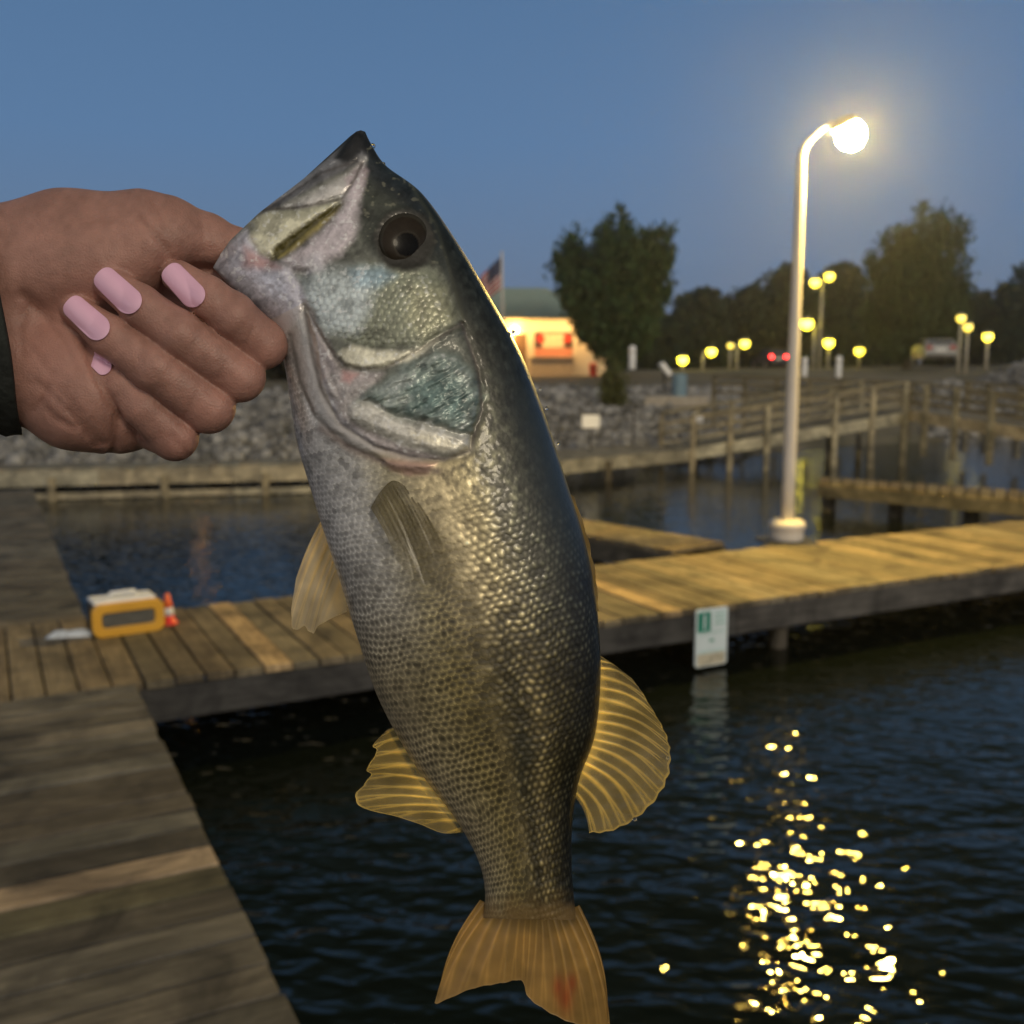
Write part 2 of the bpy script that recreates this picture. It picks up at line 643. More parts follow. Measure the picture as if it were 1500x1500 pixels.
# near walkway (boards run along local x)
nw = empty('walkway_dock', dock_pt(wr - 1.1, -3), 'dark grey plank walkway in the left foreground with one paler board', 'dock', 'plank docks of the marina', DA)
mb = MB()
WW = 2.35
v_new = loc2(ground(150, 1300))[1]
v = -7.2
k = 0
while v < -0.05:
    w = min(0.145, -0.004 - v)
    cen = v + w / 2
    t = tone(0.55, 1.25)
    rb = abs(cen - v_new) < 0.073
    if abs(cen - v_new + 0.145) < 0.073:
        t = (0.78, 0.78, 0.60)
    e = random.uniform(-0.005, 0.006)
    tgt = MB() if rb else mb
    tgt.tone = (2.9, 2.45, 2.05) if rb else t
    tgt.box((1.1 - WW / 2 + e / 2, cen + 3, -0.019 + random.uniform(-0.003, 0.003)), (WW + e, w - random.uniform(0.009, 0.016), 0.038))
    if rb:
        o = tgt.build('replacement_board', M_WOOD_X, nw, bevel=0.004)
        o['label'] = 'pale new board across the grey walkway'
    v += 0.145
mb.build('decking', M_WOOD_X, nw, bevel=0.005)
mb = MB()
for x_ in (1.06, 1.1 - WW + 0.05):
    mb.tone = tone(0.7, 1)
    mb.box((x_, -0.62, -0.125), (0.05, 7.1, 0.17))
mb.build('fascia_board', M_FASCIA, nw, bevel=0.004)
for v in (-0.9, -3.6):
    for x_ in (1.0, 1.1 - WW + 0.18):
        mb = MB()
        mb.tube([(x_ - 0.12, v + 3.0, -1.7), (x_ - 0.12, v + 3.0, -0.08)], 0.085, 12)
        mb.build('pile', M_PILE, nw, True)

# far side of the walkway, beyond the cross dock
er = loc2(ground(126, 906))[0]
xw = empty('walkway_dock', dock_pt(er - 1.0, WD), 'grey plank walkway running on beyond the tackle box towards the far boardwalk', 'dock', 'plank docks of the marina', DA)
mb = MB()
v = 0.01
while v < 7.0:
    mb.tone = tone(0.7, 1.1)
    mb.box((0, v + 0.07, -0.02), (2.0 + random.uniform(-0.02, 0.02), 0.134, 0.038))
    v += 0.145
mb.build('decking', M_WOOD_X, xw)
mb = MB()
mb.tone = (1, 1, 1)
mb.box((0.98, 3.55, -0.125), (0.05, 6.9, 0.17))
mb.box((-0.98, 3.55, -0.125), (0.05, 6.9, 0.17))
mb.build('fascia_board', M_FASCIA, xw)

# finger piers behind the lamp
def strip_pier(pts_px, label, thick=0.16, z=0.0, piles=()):
    P = [ground(x, y, z) for x, y in pts_px]          # near-left, near-right, far-right, far-left
    c = (P[0] + P[1] + P[2] + P[3]) / 4
    root = empty('finger_pier', (c.x, c.y, z), label, 'pier', 'narrow finger piers')
    n = max(4, int((P[1] - P[0]).length / 0.145))
    mb_ = MB()
    for i in range(n):
        f0, f1 = i / n + 0.004, (i + 1) / n - 0.004
        q = [P[0].lerp(P[1], f0), P[0].lerp(P[1], f1), P[3].lerp(P[2], f1), P[3].lerp(P[2], f0)]
        mb_.tone = tone(0.75, 1.15)
        top = [v_ - c for v_ in q]
        bot = [v_ - c - Vector((0, 0, 0.038)) for v_ in q]
        mb_.add([*bot, *top], [(3, 2, 1, 0), (4, 5, 6, 7), (0, 1, 5, 4), (1, 2, 6, 5), (2, 3, 7, 6), (3, 0, 4, 7)])
    mb_.build('decking', M_WOOD_Y, root)
    mb_ = MB()
    for a_, b_ in ((0, 1), (3, 2)):
        ins = (P[3] - P[0]).normalized() * (0.03 if a_ == 0 else -0.03)
        dz = Vector((0, 0, -0.04 - thick / 2))
        mb_.tone = (1.3, 1.25, 1.1)
        mb_.bar(P[a_] - c + ins + dz, P[b_] - c + ins + dz, 0.05, thick)
    mb_.build('fascia_board', M_FASCIA, root)
    for f in piles:
        mb_ = MB()
        q = P[0].lerp(P[1], f).lerp(P[3].lerp(P[2], f), 0.5) - c
        mb_.tube([(q.x, q.y, -1.6), (q.x, q.y, -0.06)], 0.09, 12)
        mb_.build('pile', M_PILE, root, True)
    return root


strip_pier([(800, 775), (985, 806), (1062, 794), (830, 757)], 'short skewed plank finger pier joining the cross dock left of the lamp post', piles=(0.3,))
strip_pier([(1200, 706), (1560, 736), (1560, 722), (1200, 698)], 'dark narrow finger pier lying behind the lamp post on the right', 0.15, piles=(0.05, 0.35, 0.66, 0.9))

# dock lamp post ------------------------------------------------------------
LB = ground(1152, 793)
lp = empty('lamp_post', LB, 'tall pale dock lamp post with a glowing head, standing on the plank dock', 'lamp post')
YL = LB.y
top = far(1171, 232, YL) - LB
top.x = top.y = 0
hd = far(1222, 186, YL) - LB
mb = MB()
pts = [(0, 0, 0.02), (0, 0, 0.6), (0, 0, 1.5), (0, 0, top.z - 0.18), (0, 0, top.z + 0.02), (0.02, 0, top.z + 0.09), (0.06, 0, top.z + 0.14), (0.15, 0, top.z + 0.22), (0.24, 0, top.z + 0.28)]
mb.tube(pts, [0.056, 0.053, 0.048, 0.037, 0.033, 0.027, 0.021, 0.016, 0.013], 18)
mb.build('pole', M_POLE, lp, True)
mb = MB()
mb.lathe((0, 0, 0), [(0.125, 0.004), (0.14, 0.03), (0.14, 0.06), (0.135, 0.10), (0.15, 0.12), (0.15, 0.165), (0.12, 0.185), (0.07, 0.19)], 24)
mb.build('base_collar', M_POLE, lp, True)
mb = MB()
mb.box((0, 0, 0.002), (0.46, 0.42, 0.012))
mb.build('base_plate', M_DARKMETAL, lp)
tilt = Matrix.Rotation(R(-24), 3, 'Y')
hc = Vector((0.33, 0, top.z + 0.235))
mb = MB()
vs_, n_ = [], 20
prof = [(-0.10, 0.02, 0.02), (-0.07, 0.05, 0.045), (-0.01, 0.09, 0.07), (0.06, 0.10, 0.07), (0.11, 0.07, 0.045), (0.125, 0.02, 0.02)]
rings = []
for (x_, ry_, rz_) in prof:
    rings.append([hc + tilt @ Vector((x_, ry_ * math.cos(2 * math.pi * q / n_), 0.01 + rz_ * max(-0.12, math.sin(2 * math.pi * q / n_)))) for q in range(n_)])
fs_ = [(i * n_ + q, i * n_ + (q + 1) % n_, (i + 1) * n_ + (q + 1) % n_, (i + 1) * n_ + q) for i in range(len(prof) - 1) for q in range(n_)]
mb.add([v_ for r_ in rings for v_ in r_], fs_ + [tuple(range(n_)), tuple(range(len(prof) * n_ - 1, (len(prof) - 1) * n_ - 1, -1))])
mb.build('lamp_housing', plain('lamp_housing_paint', (0.42, 0.40, 0.34), 0.5), lp, True)
LAMP_GLOW = glow('lamp_lens_light', (1.0, 0.66, 0.14), 2700.0)
mb = MB()
lens = []
for (z_, r_) in ((0.012, 0.080), (-0.03, 0.106), (-0.085, 0.113), (-0.142, 0.092), (-0.186, 0.038)):
    lens.append([hc + tilt @ Vector((0.03 + r_ * math.cos(2 * math.pi * q / 14), r_ * math.sin(2 * math.pi * q / 14), z_)) for q in range(14)])
mb.add([v_ for r_ in lens for v_ in r_], [(i * 14 + (q + 1) % 14, i * 14 + q, (i + 1) * 14 + q, (i + 1) * 14 + (q + 1) % 14) for i in range(4) for q in range(14)] + [tuple(range(56, 70))[::-1]])
mb.build('lamp_lens', LAMP_GLOW, lp, True)

# slip sign ------------------------------------------------------------------
su, sv = loc2(ground(1038, 887))
sg = empty('slip_sign', dock_pt(su, -0.012, -0.378), 'white slip sign with a green number square hanging on the dock edge above the water', 'sign', rz=DA)
sw, shh = 0.245, 0.37
mb = MB()
poly = []
for cx0, cz0, a0 in ((sw / 2 - 0.02, shh - 0.02, 0), (-sw / 2 + 0.02, shh - 0.02, 90), (-sw / 2 + 0.02, 0.02, 180), (sw / 2 - 0.02, 0.02, 270)):
    for q in range(0, 91, 30):
        poly.append((cx0 + 0.02 * math.cos(R(a0 + q)), cz0 + 0.02 * math.sin(R(a0 + q))))
mb.prism(poly[::-1], 0.012, Matrix.Translation((0, -0.012, 0)))
mb.build('board', plain('sign_white', (0.60, 0.70, 0.74), 0.4, 0, 0.1, 6), sg)
GREEN = plain('sign_green', (0.008, 0.20, 0.14), 0.4, 0, 0.1)
mb = MB()
mb.box((-0.062, -0.0145, shh - 0.082), (0.098, 0.004, 0.125))
mb.build('number_square', GREEN, sg)
mb = MB()
for zz in (0.255, 0.285, 0.315):
    mb.box((0.06, -0.0140, zz + 0.015), (0.085, 0.003, 0.008))
mb.box((0.0, -0.0140, 0.215), (0.20, 0.003, 0.004))
mb.box((0.0, -0.0140, 0.165), (0.035, 0.003, 0.018))
mb.box((0.0, -0.0140, 0.095), (0.20, 0.003, 0.004))
mb.build('printed_lines', plain('sign_pale_green', (0.16, 0.40, 0.34), 0.5), sg)
mb = MB()
mb.box((0.0, -0.0135, 0.045), (0.215, 0.003, 0.075))
mb.build('lower_band', plain('sign_cream', (0.46, 0.43, 0.33), 0.5, 0, 0.3, 25), sg)
tcu = bpy.data.curves.new('number', 'FONT')
tcu.body = '1'
tcu.size = 0.135
tcu.offset = 0.001
tcu.extrude = 0.001
tcu.align_x = 'CENTER'
to = bpy.data.objects.new('number_tmp', tcu)
COL.objects.link(to)
bpy.context.view_layer.update()
tme = bpy.data.meshes.new_from_object(to.evaluated_get(bpy.context.evaluated_depsgraph_get()))
bpy.data.objects.remove(to)
tme.name = 'number'
tme.materials.clear()
tme.materials.append(bpy.data.materials['sign_white'])
no = link(bpy.data.objects.new('number', tme), sg)
no.location = (-0.062, -0.0185, shh - 0.128)
no.rotation_euler = (R(90), 0, 0)

# ------------------------------------------------------------------ things left on the dock
# tackle box
tb = empty('tackle_box', ground(190, 929), 'yellow and black tackle box with a white lid lying on the dock', 'tackle box', rz=R(33))
YEL = plain('yellow_plastic', (0.62, 0.33, 0.03), 0.45, 0, 0.08)
BLK = plain('black_plastic', (0.012, 0.012, 0.014), 0.4, 0, 0.1)
GRY = plain('smoked_plastic', (0.10, 0.10, 0.09), 0.25, 0, 0.2, 30)
WHT = plain('white_plastic', (0.72, 0.74, 0.76), 0.4, 0, 0.06)
bw, bd, bh = 0.385, 0.19, 0.185
mb = MB()
mb.box((0, bd / 2 + 0.015, bh / 2), (bw - 0.02, bd - 0.03, bh - 0.01))
mb.build('case', BLK, tb, bevel=0.012)
mb = MB()


def rrect(w, h, r, cz, n=5):
    out = []
    for cx0, cz0, a0 in ((w / 2 - r, h / 2 - r, 0), (-w / 2 + r, h / 2 - r, 90), (-w / 2 + r, -h / 2 + r, 180), (w / 2 - r, -h / 2 + r, 270)):
        for q in range(n + 1):
            a_ = R(a0 + 90 * q / n)
            out.append((cx0 + r * math.cos(a_), cz + cz0 + r * math.sin(a_)))
    return out


ro, ri = rrect(bw, bh, 0.05, bh / 2), rrect(bw - 0.10, bh - 0.10, 0.022, bh / 2)
n_ = len(ro)
vs_ = [Vector((p[0], y_, p[1])) for y_ in (-0.012, 0.03) for r_ in (ro, ri) for p in r_]
fs_ = []
for i in range(n_):
    j = (i + 1) % n_
    fs_ += [(i, i + n_, j + n_, j), (2 * n_ + i, 2 * n_ + j, 3 * n_ + j, 3 * n_ + i), (i, j, 2 * n_ + j, 2 * n_ + i), (n_ + i, 3 * n_ + i, 3 * n_ + j, n_ + j)]
mb.add(vs_, fs_)
mb.build('front_frame', YEL, tb, bevel=0.005)
mb = MB()
mb.box((0, 0.012, bh / 2), (bw - 0.10, 0.006, bh - 0.10))
mb.build('window', GRY, tb)
mb = MB()
mb.box((-0.01, bd / 2 + 0.01, bh + 0.004), (bw - 0.05, bd - 0.02, 0.022))
mb.build('lid', WHT, tb, bevel=0.008)
mb = MB()
mb.tube([(-0.08, 0.10, bh + 0.015), (-0.07, 0.10, bh + 0.04), (0.06, 0.10, bh + 0.04), (0.07, 0.10, bh + 0.015)], 0.009, 8)
mb.build('handle', WHT, tb, True)

# spray bottle / little red cone-topped bottle
bt = empty('bottle', ground(247, 914), 'small cone shaped red and white bottle with an orange pointed top beside the tackle box', 'bottle')
mb = MB()
mb.lathe((0, 0, 0), [(0.054, 0.001), (0.054, 0.010), (0.050, 0.016), (0.038, 0.024), (0.035, 0.055)], 20)
mb.build('base', plain('red_plastic', (0.60, 0.03, 0.02), 0.35, 0, 0.05), bt, True)
mb = MB()
mb.lathe((0, 0, 0), [(0.0345, 0.053), (0.029, 0.095), (0.027, 0.10)], 20)
mb.build('label_band', WHT, bt, True)
mb = MB()
mb.lathe((0, 0, 0), [(0.0275, 0.099), (0.022, 0.135), (0.016, 0.160), (0.013, 0.178), (0.004, 0.182)], 20)
mb.build('cap', plain('orange_plastic', (0.75, 0.14, 0.03), 0.35, 0, 0.05), bt, True)

# crumpled clear plastic bag / lure pack
pb = ground(102, 932)
n_u, n_v = 28, 16
uu, vv = np.meshgrid(np.linspace(-1, 1, n_u), np.linspace(-1, 1, n_v))
hz = 0.030 * (1 - np.abs(uu) ** 4) * (1 - np.abs(vv) ** 4) * (0.35 + 1.1 * fbm(uu * 2.3 + 9, vv * 2.3, 5))
out = 1 + 0.16 * (fbm(uu * 1.5 + 3, vv * 1.5 + 4, 8) - 0.5)
PV = np.stack([uu * 0.118 * out, vv * 0.045 * out, hz + 0.004], -1).reshape(-1, 3)
PB = PV.copy()
PB[:, 2] = 0.001
ii = np.arange(n_u * n_v).reshape(n_v, n_u)
f1 = np.stack([ii[:-1, :-1], ii[:-1, 1:], ii[1:, 1:], ii[1:, :-1]], -1).reshape(-1, 4)
bag = raw_mesh('plastic_bag', np.vstack([PV, PB]), np.vstack([f1, f1[:, ::-1] + n_u * n_v]), plain('crinkled_plastic', (0.52, 0.57, 0.62), 0.25, 0, 0.25, 25), True)
bag.location = pb
bag.rotation_euler = (0, 0, R(14))
tag(bag, 'small crumpled silvery plastic packet lying left of the tackle box', 'packet')

# ------------------------------------------------------------------ far boardwalk, ramps
def boardwalk_left():
    a, b = ground(-60, 694), ground(500, 682)
    a, b = Vector((a.x, a.y, 0)), Vector((b.x, b.y, 0))
    d = (b - a).normalized()
    nrm = Vector((-d.y, d.x, 0))
    L = (b - a).length
    root = empty('boardwalk', a, 'low silvery boardwalk with two long rails along the rocky bank on the left', 'boardwalk', rz=math.atan2(d.y, d.x))
    mb_ = MB()
    x_ = 0
    while x_ < L + 1:
        mb_.tone = tone(0.75, 1.1)
        mb_.box((x_ + 0.07, 0.42, 0.02), (0.134, 0.80, 0.036))
        x_ += 0.142
    mb_.build('decking', M_GREYWOOD, root)
    mb_ = MB()
    x_ = 0
    while x_ < L + 1:
        mb_.tone = tone(0.95, 1.25)
        mb_.box((x_ + 0.9, -0.02, -0.10), (1.79, 0.05, 0.20))
        x_ += 1.8
    mb_.build('top_rail', M_GREYWOOD, root)
    mb_ = MB()
    x_ = 0
    while x_ < L + 1:
        mb_.tone = tone(0.9, 1.2)
        mb_.box((x_ + 0.9, -0.025, -0.31 - 0.03), (1.79, 0.06, 0.09))
        x_ += 1.8
    mb_.build('lower_rail', M_GREYWOOD, root)
    for px_ in (57, 227, 386):
        q = ground(px_, 700)
        xx = (Vector((q.x, q.y, 0)) - a).dot(d)
        mb_ = MB()
        mb_.tone = (1, 0.95, 0.85)
        mb_.box((xx, -0.075, -0.53), (0.10, 0.05, 0.9))
        mb_.build('post', M_GREYWOOD, root)


boardwalk_left()


def ramp(name, label, A, B, rail_h, nposts, wid, posts_at=None, cat='ramp', low=0.9):
    """sloped timber walk with a railing on both sides, A->B are the near deck edge ends"""
    A, B = Vector(A), Vector(B)
    d = B - A
    dh = Vector((d.x, d.y, 0)).normalized()
    nrm = Vector((-dh.y, dh.x, 0)) * wid
    root = empty(name, A, label, cat, 'timber ramps and walks of the far bank')
    n = int(d.length / 0.145)
    mb_ = MB()
    for i in range(n):
        a_ = d * ((i + 0.03) / n)
        b_ = d * ((i + 0.97) / n)
        mb_.tone = tone(0.7, 1.1)
        t_ = [a_, b_, b_ + nrm, a_ + nrm]
        mb_.add([v_ - Vector((0, 0, 0.04)) for v_ in t_] + t_, [(3, 2, 1, 0), (4, 5, 6, 7), (0, 1, 5, 4), (1, 2, 6, 5), (2, 3, 7, 6), (3, 0, 4, 7)])
    mb_.build('decking', M_GREYWOOD, root)
    mb_ = MB()
    for off in (Vector((0, 0, 0)), nrm):
        mb_.tone = tone(1.2, 1.45)
        s_ = off * 1.0 - nrm.normalized() * (0.03 if off.length == 0 else -0.03)
        mb_.bar(s_ + Vector((0, 0, -0.08)), d + s_ + Vector((0, 0, -0.08)), 0.05, 0.2)
    mb_.build('side_beam', M_GREYWOOD, root)
    for off in (Vector((0, 0, 0)), nrm):
        s_ = off - nrm.normalized() * (0.02 if off.length == 0 else -0.02)
        mb_ = MB()
        mb_.tone = (0.75, 0.73, 0.65)
        mb_.bar(s_ + Vector((0, 0, rail_h)), d + s_ + Vector((0, 0, rail_h)), 0.12, 0.045)
        mb_.build('handrail', M_GREYWOOD, root)
        mb_ = MB()
        for fz in (0.33, 0.62):
            mb_.tone = tone(0.6, 0.8)
            mb_.bar(s_ + Vector((0, 0, rail_h * fz)), d + s_ + Vector((0, 0, rail_h * fz)), 0.035, 0.07)
        mb_.build('guard_rail', M_GREYWOOD, root)
        fr = posts_at or [i / (nposts - 1) for i in range(nposts)]
        for f in fr:
            mb_ = MB()
            mb_.tone = tone(0.85, 1.1)
            q = d * f + s_ - nrm.normalized() * (0.05 if off.length == 0 else -0.05)
            mb_.box((q.x, q.y, (q.z + rail_h - low) / 2 - 0.0 + 0), (0.09, 0.09, 0.0 + rail_h + low + q.z))
            mb_.build('post', M_GREYWOOD, root)
    return root


RA = ground(1012, 658)
RB = far(1322, 606, 18.9)
# low walk left of the ramp
LW0 = ground(700, 686)
lw = empty('boardwalk', LW0, 'low plank walk along the rocks between the fish and the timber ramp', 'boardwalk', 'timber ramps and walks of the far bank')
dlt = Vector((RA.x, RA.y, 0)) - Vector((LW0.x, LW0.y, 0))
dn = dlt.normalized()
pn = Vector((-dn.y, dn.x, 0))
mb = MB()
n = int(dlt.length / 0.145)
for i in range(n):
    mb.tone = tone(0.7, 1.05)
    mb.bar(dlt * ((i + 0.5) / n) + pn * 0.02 + Vector((0, 0, -0.02)), dlt * ((i + 0.5) / n) + pn * 1.3 + Vector((0, 0, -0.02)), 0.134, 0.04)
mb.build('decking', M_GREYWOOD, lw)
mb = MB()
for off in (-0.01, 1.31):
    i = 0
    while i < 3:
        mb.tone = tone(0.85, 1.05)
        mb.bar(dlt * (i / 3 + 0.002) + pn * off + Vector((0, 0, -0.10)), dlt * ((i + 1) / 3 - 0.002) + pn * off + Vector((0, 0, -0.10)), 0.05, 0.21)
        i += 1
mb.build('side_beam', M_GREYWOOD, lw)
for f in (0.12, 0.55):
    mb = MB()
    q = dlt * f - pn * 0.07
    mb.box((q.x, q.y, -0.62), (0.1, 0.1, 1.1))
    mb.build('post', M_PILE, lw)
for f in (0.02, 0.5, 0.98):
    mb = MB()
    q = dlt * f + pn * 1.25
    mb.tube([(q.x, q.y, -0.02), (q.x, q.y, 0.62)], 0.02, 8)
    mb.build('rail_stanchion', M_DARKMETAL, lw)
for hz_ in (0.60, 0.36):
    mb = MB()
    mb.tube([dlt * 0.0 + pn * 1.25 + Vector((0, 0, hz_)), dlt * 1.0 + pn * 1.25 + Vector((0, 0, hz_))], 0.011, 6)
    mb.build('cable_rail', M_DARKMETAL, lw)

ramp('timber_ramp', 'grey timber ramp with railings rising from the water to the bank behind the lamp post', RA, RB, 0.58, 6, 1.3, [0.0, 0.17, 0.34, 0.66, 0.84, 1.0], low=0.72)
RC0 = RB + Vector((0.15, 0.1, 0.05))
RC1 = far(1580, 640, 15.2)
ramp('timber_ramp', 'grey timber ramp with a dark handrail running to the right edge of the photo', RC0, RC1, 0.52, 6, 1.2, [0.0, 0.14, 0.34, 0.56, 0.8, 1.0], low=0.8)

FA, FB = far(1046, 578, 23.5), far(1335, 590, 22.0)
tf = empty('timber_fence', FA, 'dark timber railing on the bank just behind the rising ramp', 'fence')
dF = FB - FA
for hz_, nm_ in ((0.42, 'top_rail'), (0.24, 'lower_rail'), (0.06, 'lower_rail')):
    mb = MB()
    mb.tone = (0.42, 0.40, 0.36)
    mb.bar(Vector((0, 0, hz_)), dF + Vector((0, 0, hz_)), 0.05, 0.07)
    mb.build(nm_, M_GREYWOOD, tf)
for i in range(7):
    mb = MB()
    mb.tone = (0.5, 0.48, 0.43)
    q = dF * (i / 6)
    mb.box((q.x, q.y + 0.06, q.z - 0.15), (0.09, 0.06, 1.2))
    mb.build('post', M_GREYWOOD, tf)

# little white notice signs by the ramp
def notice(px_, py_, Y, w, h, label, foot):
    p = far(px_, py_, Y)
    root = empty('notice_sign', (p.x, p.y, foot), label, 'sign', 'small white notice signs')
    mb_ = MB()
    mb_.box((0, -0.06, p.z - foot), (w, 0.015, h))
    mb_.build('board', WHT, root, bevel=0.004)
    mb_ = MB()
    mb_.tube([(0, -0.035, 0), (0, -0.035, p.z - foot + h * 0.3)], 0.016, 8)
    mb_.build('post', M_DARKMETAL, root)


notice(865, 617, 17.6, 0.30, 0.225, 'wider white notice sign standing over the rocks right of the fish', 0.0)
notice(1021, 612, 18.4, 0.205, 0.17, 'smaller white notice sign on the first post of the ramp', 0.0)


# ------------------------------------------------------------------ trees
def tree(px_, base_y, Y, pts_crown, label, n_leaf=5000, leaf=0.12, style='round', group=None, tint=(0.055, 0.062, 0.026), name='tree', seed=0, limbs=18):
    """pts_crown: crown outline in photo pixels. Limbs run from the trunk to points in the crown; leaves cluster round the limbs."""
    rg = np.random.default_rng(seed + 11)
    base = far(px_, base_y, Y)
    base.z = tzf(base.x, base.y) - 0.05
    sc = Y / F_PX * 1.01
    out_ = np.array(pts_crown, float)
    # crown outline in metres relative to base (x to the right, z up)
    ox = (out_[:, 0] - px_) * sc
    oz = (base_y - out_[:, 1]) * sc
    poly_ = list(zip(ox, oz))
    H = oz.max()
    zc = oz.min()
    root = empty(name, base, label, 'tree', group)
    tips = []
    tries = 0
    while len(tips) < limbs and tries < 4000:
        tries += 1
        x_, z_ = rg.uniform(ox.min(), ox.max()), rg.uniform(zc, H)
        if sd_poly(np.array([x_]), np.array([z_]), poly_)[0] < 0:
            half = max(0.2, 0.5 * (ox.max() - ox.min()))
            wy = half * math.sqrt(max(0.05, 1 - ((x_ - ox.mean()) / half) ** 2)) * 0.85
            tips.append(Vector((x_, rg.uniform(-wy, wy), z_)))
    mb_ = MB()
    tr = max(0.07, H * 0.022)
    fork = zc + 0.08 * (H - zc)
    mb_.tube([(0, 0, 0), (0, 0, fork * 0.6), (0.02, 0, fork + 0.25 * (H - zc)), (0, 0, zc + 0.75 * (H - zc))], [tr * 1.35, tr, tr * 0.7, tr * 0.2], 9)
    axis = []
    for t_ in tips:
        f0 = Vector((0, 0, fork * rg.uniform(0.7, 1.0) + 0.35 * rg.random() * max(0, t_.z - fork)))
        mid = f0.lerp(t_, 0.5) + Vector((t_.x * 0.14, t_.y * 0.14, -0.03 * H if style == 'round' else 0.0))
        mb_.tube([f0, mid, t_], [tr * 0.42, tr * 0.26, tr * 0.08], 5)
        axis.append((f0, mid, t_))
    mb_.build('trunk', M_BARK, root, True)
    # leaves
    P_ = []
    per = n_leaf // len(axis) + 1
    for f0, mid, t_ in axis:
        q = rg.uniform(0.22, 1.0, per) ** 0.7
        a_ = np.array(f0)[None] * ((1 - q) ** 2)[:, None] + np.array(mid)[None] * (2 * q * (1 - q))[:, None] + np.array(t_)[None] * (q ** 2)[:, None]
        spread = H * (0.034 if style == 'up' else 0.075)
        g_ = rg.normal(0, 1, (per, 3)) * spread * (0.5 + 0.8 * rg.random((per, 1)))
        g_[:, 2] *= 1.6 if style == 'up' else 0.85
        P_.append(a_ + g_)
    P_ = np.vstack(P_)
    keep = sd_poly(P_[:, 0], P_[:, 2], poly_) < rg.normal(0, 0.012 * H, len(P_)) + 0.01 * H
    P_ = P_[keep]
    n_ = len(P_)
    s_ = leaf * rg.uniform(0.6, 1.4, n_)
    d1 = rg.normal(0, 1, (n_, 3))
    if style == 'up':
        d1[:, 2] = np.abs(d1[:, 2]) + 1.2
    d1 /= np.linalg.norm(d1, axis=1)[:, None]
    d2 = np.cross(d1, rg.normal(0, 1, (n_, 3)))
    d2 /= np.linalg.norm(d2, axis=1)[:, None]
    a_, b_ = d1 * s_[:, None], d2 * (s_ * 0.5)[:, None]
    V_ = np.stack([P_ - a_, P_ + b_, P_ + a_, P_ - b_], 1).reshape(-1, 3)
    F_ = np.arange(n_ * 4).reshape(-1, 4)
    c_ = np.array(tint)[None] * rg.uniform(0.55, 1.5, (n_, 1))
    c_[:, 0] *= rg.uniform(0.85, 1.25, n_)
    raw_mesh('crown', V_, F_, M_LEAF, False, np.repeat(c_, 4, 0), root)
    return root


tree(893, 548, 44, [(888, 528), (876, 510), (866, 496), (850, 482), (824, 456), (808, 425), (799, 388), (812, 370), (818, 345), (830, 328), (850, 322), (878, 326), (888, 312), (905, 306), (915, 322), (930, 345), (958, 332), (974, 336), (976, 365), (986, 395), (980, 420), (968, 445), (952, 485), (932, 515), (912, 532)],
     'bushy upright tree in front of the lit cream building', 34000, 0.125, 'up', tint=(0.036, 0.068, 0.022), name='upright_tree', seed=1, limbs=64)
tree(1328, 545, 60, [(1290, 525), (1262, 490), (1256, 440), (1262, 400), (1270, 360), (1285, 352), (1305, 345), (1312, 318), (1335, 306), (1360, 312), (1378, 330), (1392, 355), (1400, 395), (1412, 440), (1405, 500), (1370, 528)],
     'tall feathery tree standing right of the lamp post', 34000, 0.14, 'up', tint=(0.037, 0.064, 0.024), name='upright_tree', seed=2, limbs=64)
dark = 'dark rounded trees beyond the parking area'
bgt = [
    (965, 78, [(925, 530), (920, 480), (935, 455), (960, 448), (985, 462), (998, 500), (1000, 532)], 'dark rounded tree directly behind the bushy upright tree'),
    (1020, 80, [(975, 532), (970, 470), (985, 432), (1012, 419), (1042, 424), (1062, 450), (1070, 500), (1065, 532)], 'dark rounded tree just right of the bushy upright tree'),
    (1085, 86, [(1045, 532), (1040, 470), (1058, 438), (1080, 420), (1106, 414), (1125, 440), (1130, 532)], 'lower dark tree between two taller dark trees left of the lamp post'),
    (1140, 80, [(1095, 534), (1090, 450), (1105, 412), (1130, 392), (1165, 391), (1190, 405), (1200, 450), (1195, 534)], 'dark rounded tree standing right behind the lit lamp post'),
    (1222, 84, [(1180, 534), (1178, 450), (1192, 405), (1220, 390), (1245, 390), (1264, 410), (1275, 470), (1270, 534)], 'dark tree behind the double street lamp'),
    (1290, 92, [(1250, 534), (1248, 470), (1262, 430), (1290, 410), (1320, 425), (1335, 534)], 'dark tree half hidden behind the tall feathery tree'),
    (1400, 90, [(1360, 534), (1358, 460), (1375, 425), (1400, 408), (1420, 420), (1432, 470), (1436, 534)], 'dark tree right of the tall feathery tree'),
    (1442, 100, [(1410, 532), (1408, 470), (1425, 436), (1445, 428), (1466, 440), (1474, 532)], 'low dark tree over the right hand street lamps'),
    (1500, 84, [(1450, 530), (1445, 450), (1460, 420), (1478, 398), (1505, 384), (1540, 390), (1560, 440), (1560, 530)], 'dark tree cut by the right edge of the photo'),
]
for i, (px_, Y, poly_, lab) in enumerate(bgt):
    tree(px_, 534, Y, poly_, lab, 16000, 0.32, 'round', dark, (0.020, 0.036, 0.016), 'rounded_tree', 20 + i, 34)

